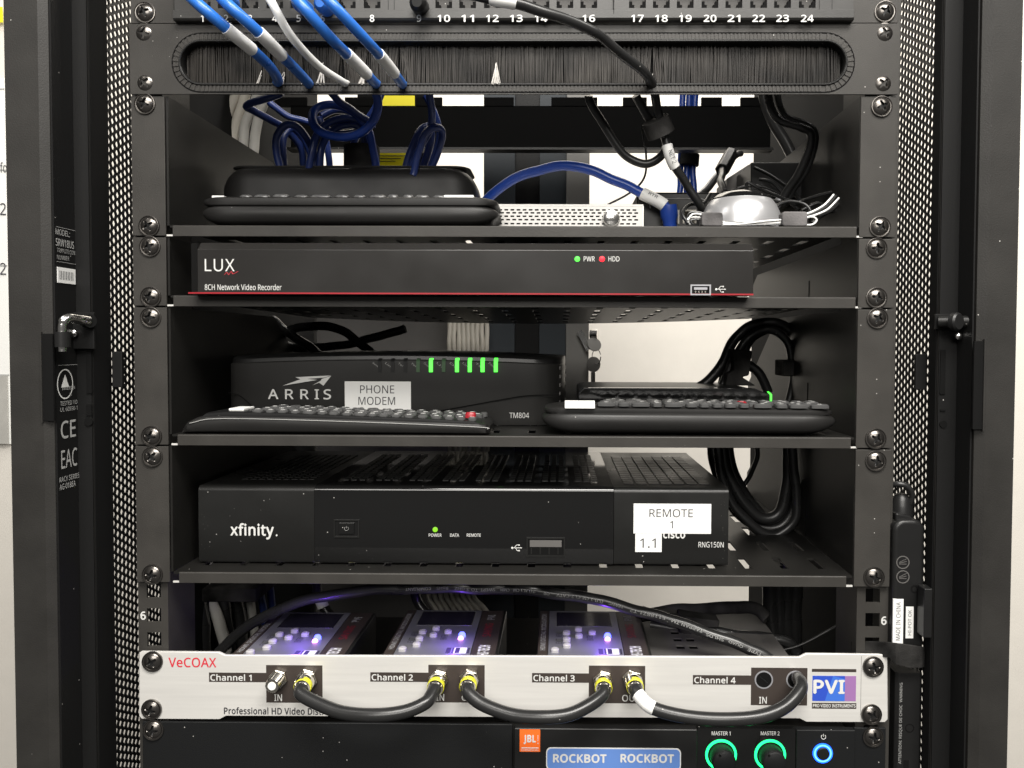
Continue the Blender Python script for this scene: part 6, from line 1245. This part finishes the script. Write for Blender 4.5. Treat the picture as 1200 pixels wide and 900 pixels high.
# ================================================================== ADAPTER, STRAP AND POWER STRIP AT THE RIGHT
Ya = -4
ad = thing('power_adapter', 'black power adapter with two white stickers strapped beside the right rail', 'power adapter', tuple(at(1065, 770, 0)))
x0, x1, z0, z1 = rect(1046, 609, 1084, 772, Ya)
MB().prism(rrect(x0, x1, z0, z1, 7.5, 8), 'y', Ya, Ya + 34).build('case', 'black', ad, bevel=3)
x0_, x1_, za, zb2 = rect(1048, 600, 1080, 614, Ya + 6); MB().prism([(x0_, za), (x1_ - 2, za), (x1_ - 8, zb2 - 2), (x0_, zb2)], 'y', Ya + 4, Ya + 28).build('shoulder', 'black', ad, bevel=1.5)
MB().lathe([(7.5, -4), (7, 4), (5, 10), (3, 12)], at(1056, 600, 10), (0, 0, 1)).build('strain_relief', 'black', ad, smooth=True)
for r, yy, s in (((1046.5, 702, 1058.5, 754), Ya - .3, 'MADE IN CHINA'), ((1061.5, 711, 1070.5, 748), Ya - .3, 'HI-POT OK')):
    x0, x1, z0, z1 = rect(*r, yy); box('paper_sticker', 'white', x0, x1, yy, Ya + 1, z0, z1, ad)
    text(s, (x0 + (x1 - x0) * .72, yy - .05, z0 + 2), (0, 0, z1 - z0 - 4), (-(x1 - x0) * .44, 0, 0), 'inkgrey', ad)
def emblem(px, py, r):
    c = at(px, py, Ya); MB().lathe([(r, -.1), (r, .15), (r - .6, .15), (r - .6, -.1)], c, n=24, closed=False).build('moulded_mark', 'reargrey', ad); 
    for a in range(3): MB().obox(c + Vector((0, -.05, (a - 1) * 1.1)), (1, 0, .25 * a), (0, 1, 0), (0, 0, 1), r * 1.1, .12, .35).build('moulded_mark', 'reargrey', ad)
emblem(1058, 659, 4.2); emblem(1058, 676, 4.2)
MB().lathe([(2.6, -.1), (2.6, .3), (1.6, .3), (1.4, -.1)], at(1072, 690, Ya), n=20).build('screw_well', 'deep', ad)
pbox('latch_block', 'black', (1083, 690, 1093, 748), -16, 10, ad, bevel=.8)
cable('adapter_lead', 'black lead looping above the strapped power adapter', 'blackcable', [(1052, 606, 12), (1062, 598, 10), (1068, 582, 6), (1062, 570, 4), (1050, 568, 6), (1040, 574, 14)], 1.9)
sx = thing('velcro_strap', 'wide fuzzy black strap wrapped round the adapter and right rail', 'strap', tuple(at(1060, 782, -8)))
rows = []
for px, y0, y1, Y in ((998, 752, 768, 10), (1020, 752, 769, 3), (1042, 753, 771, -5), (1050, 754, 779, -8), (1066, 756, 783, -8.5), (1080, 758, 783, -7.5), (1085, 759, 782, -2), (1085, 760, 781, 14)):
    rows.append([at(px, y0, Y), at(px, y1, Y), at(px, y1, Y) + Vector((0, 1.6, 0)), at(px, y0, Y) + Vector((0, 1.6, 0))])
MB().loft(rows).build('band', 'velcro', sx, bevel=.4)
x0, x1, z0, z1 = rect(1046, 786, 1078, 912, 4)
vs = thing('power_strip', 'upright black power strip with moulded lettering below the velcro strap', 'power strip', (x0, 4, z0))
MB().prism([(x0, 2), (x0 + 2, 0), (x1 - 2, 0), (x1, 2), (x1, 30), (x0, 30)], 'z', z0, z1).build('case', 'black', vs, bevel=.6)
MB().lathe([(2.9, -.1), (2.9, .25), (2.3, .3), (2.2, -.1)], at(1066, 853, 0), n=24).build('mounting_hole', 'deep', vs)
pbox('mounting_slot', 'deep', (1059, 891, 1065, 905), -.2, .4, vs)
tz0, tz1 = at(1047, 895, 0)[2], at(1047, 800, 0)[2]
text('ATTENTION: RISQUE DE CHOC  WARNING', (x0 + 4.6, -.05, tz0), (0, 0, tz1 - tz0), (-2.2, 0, 0), 'dimprint', vs)
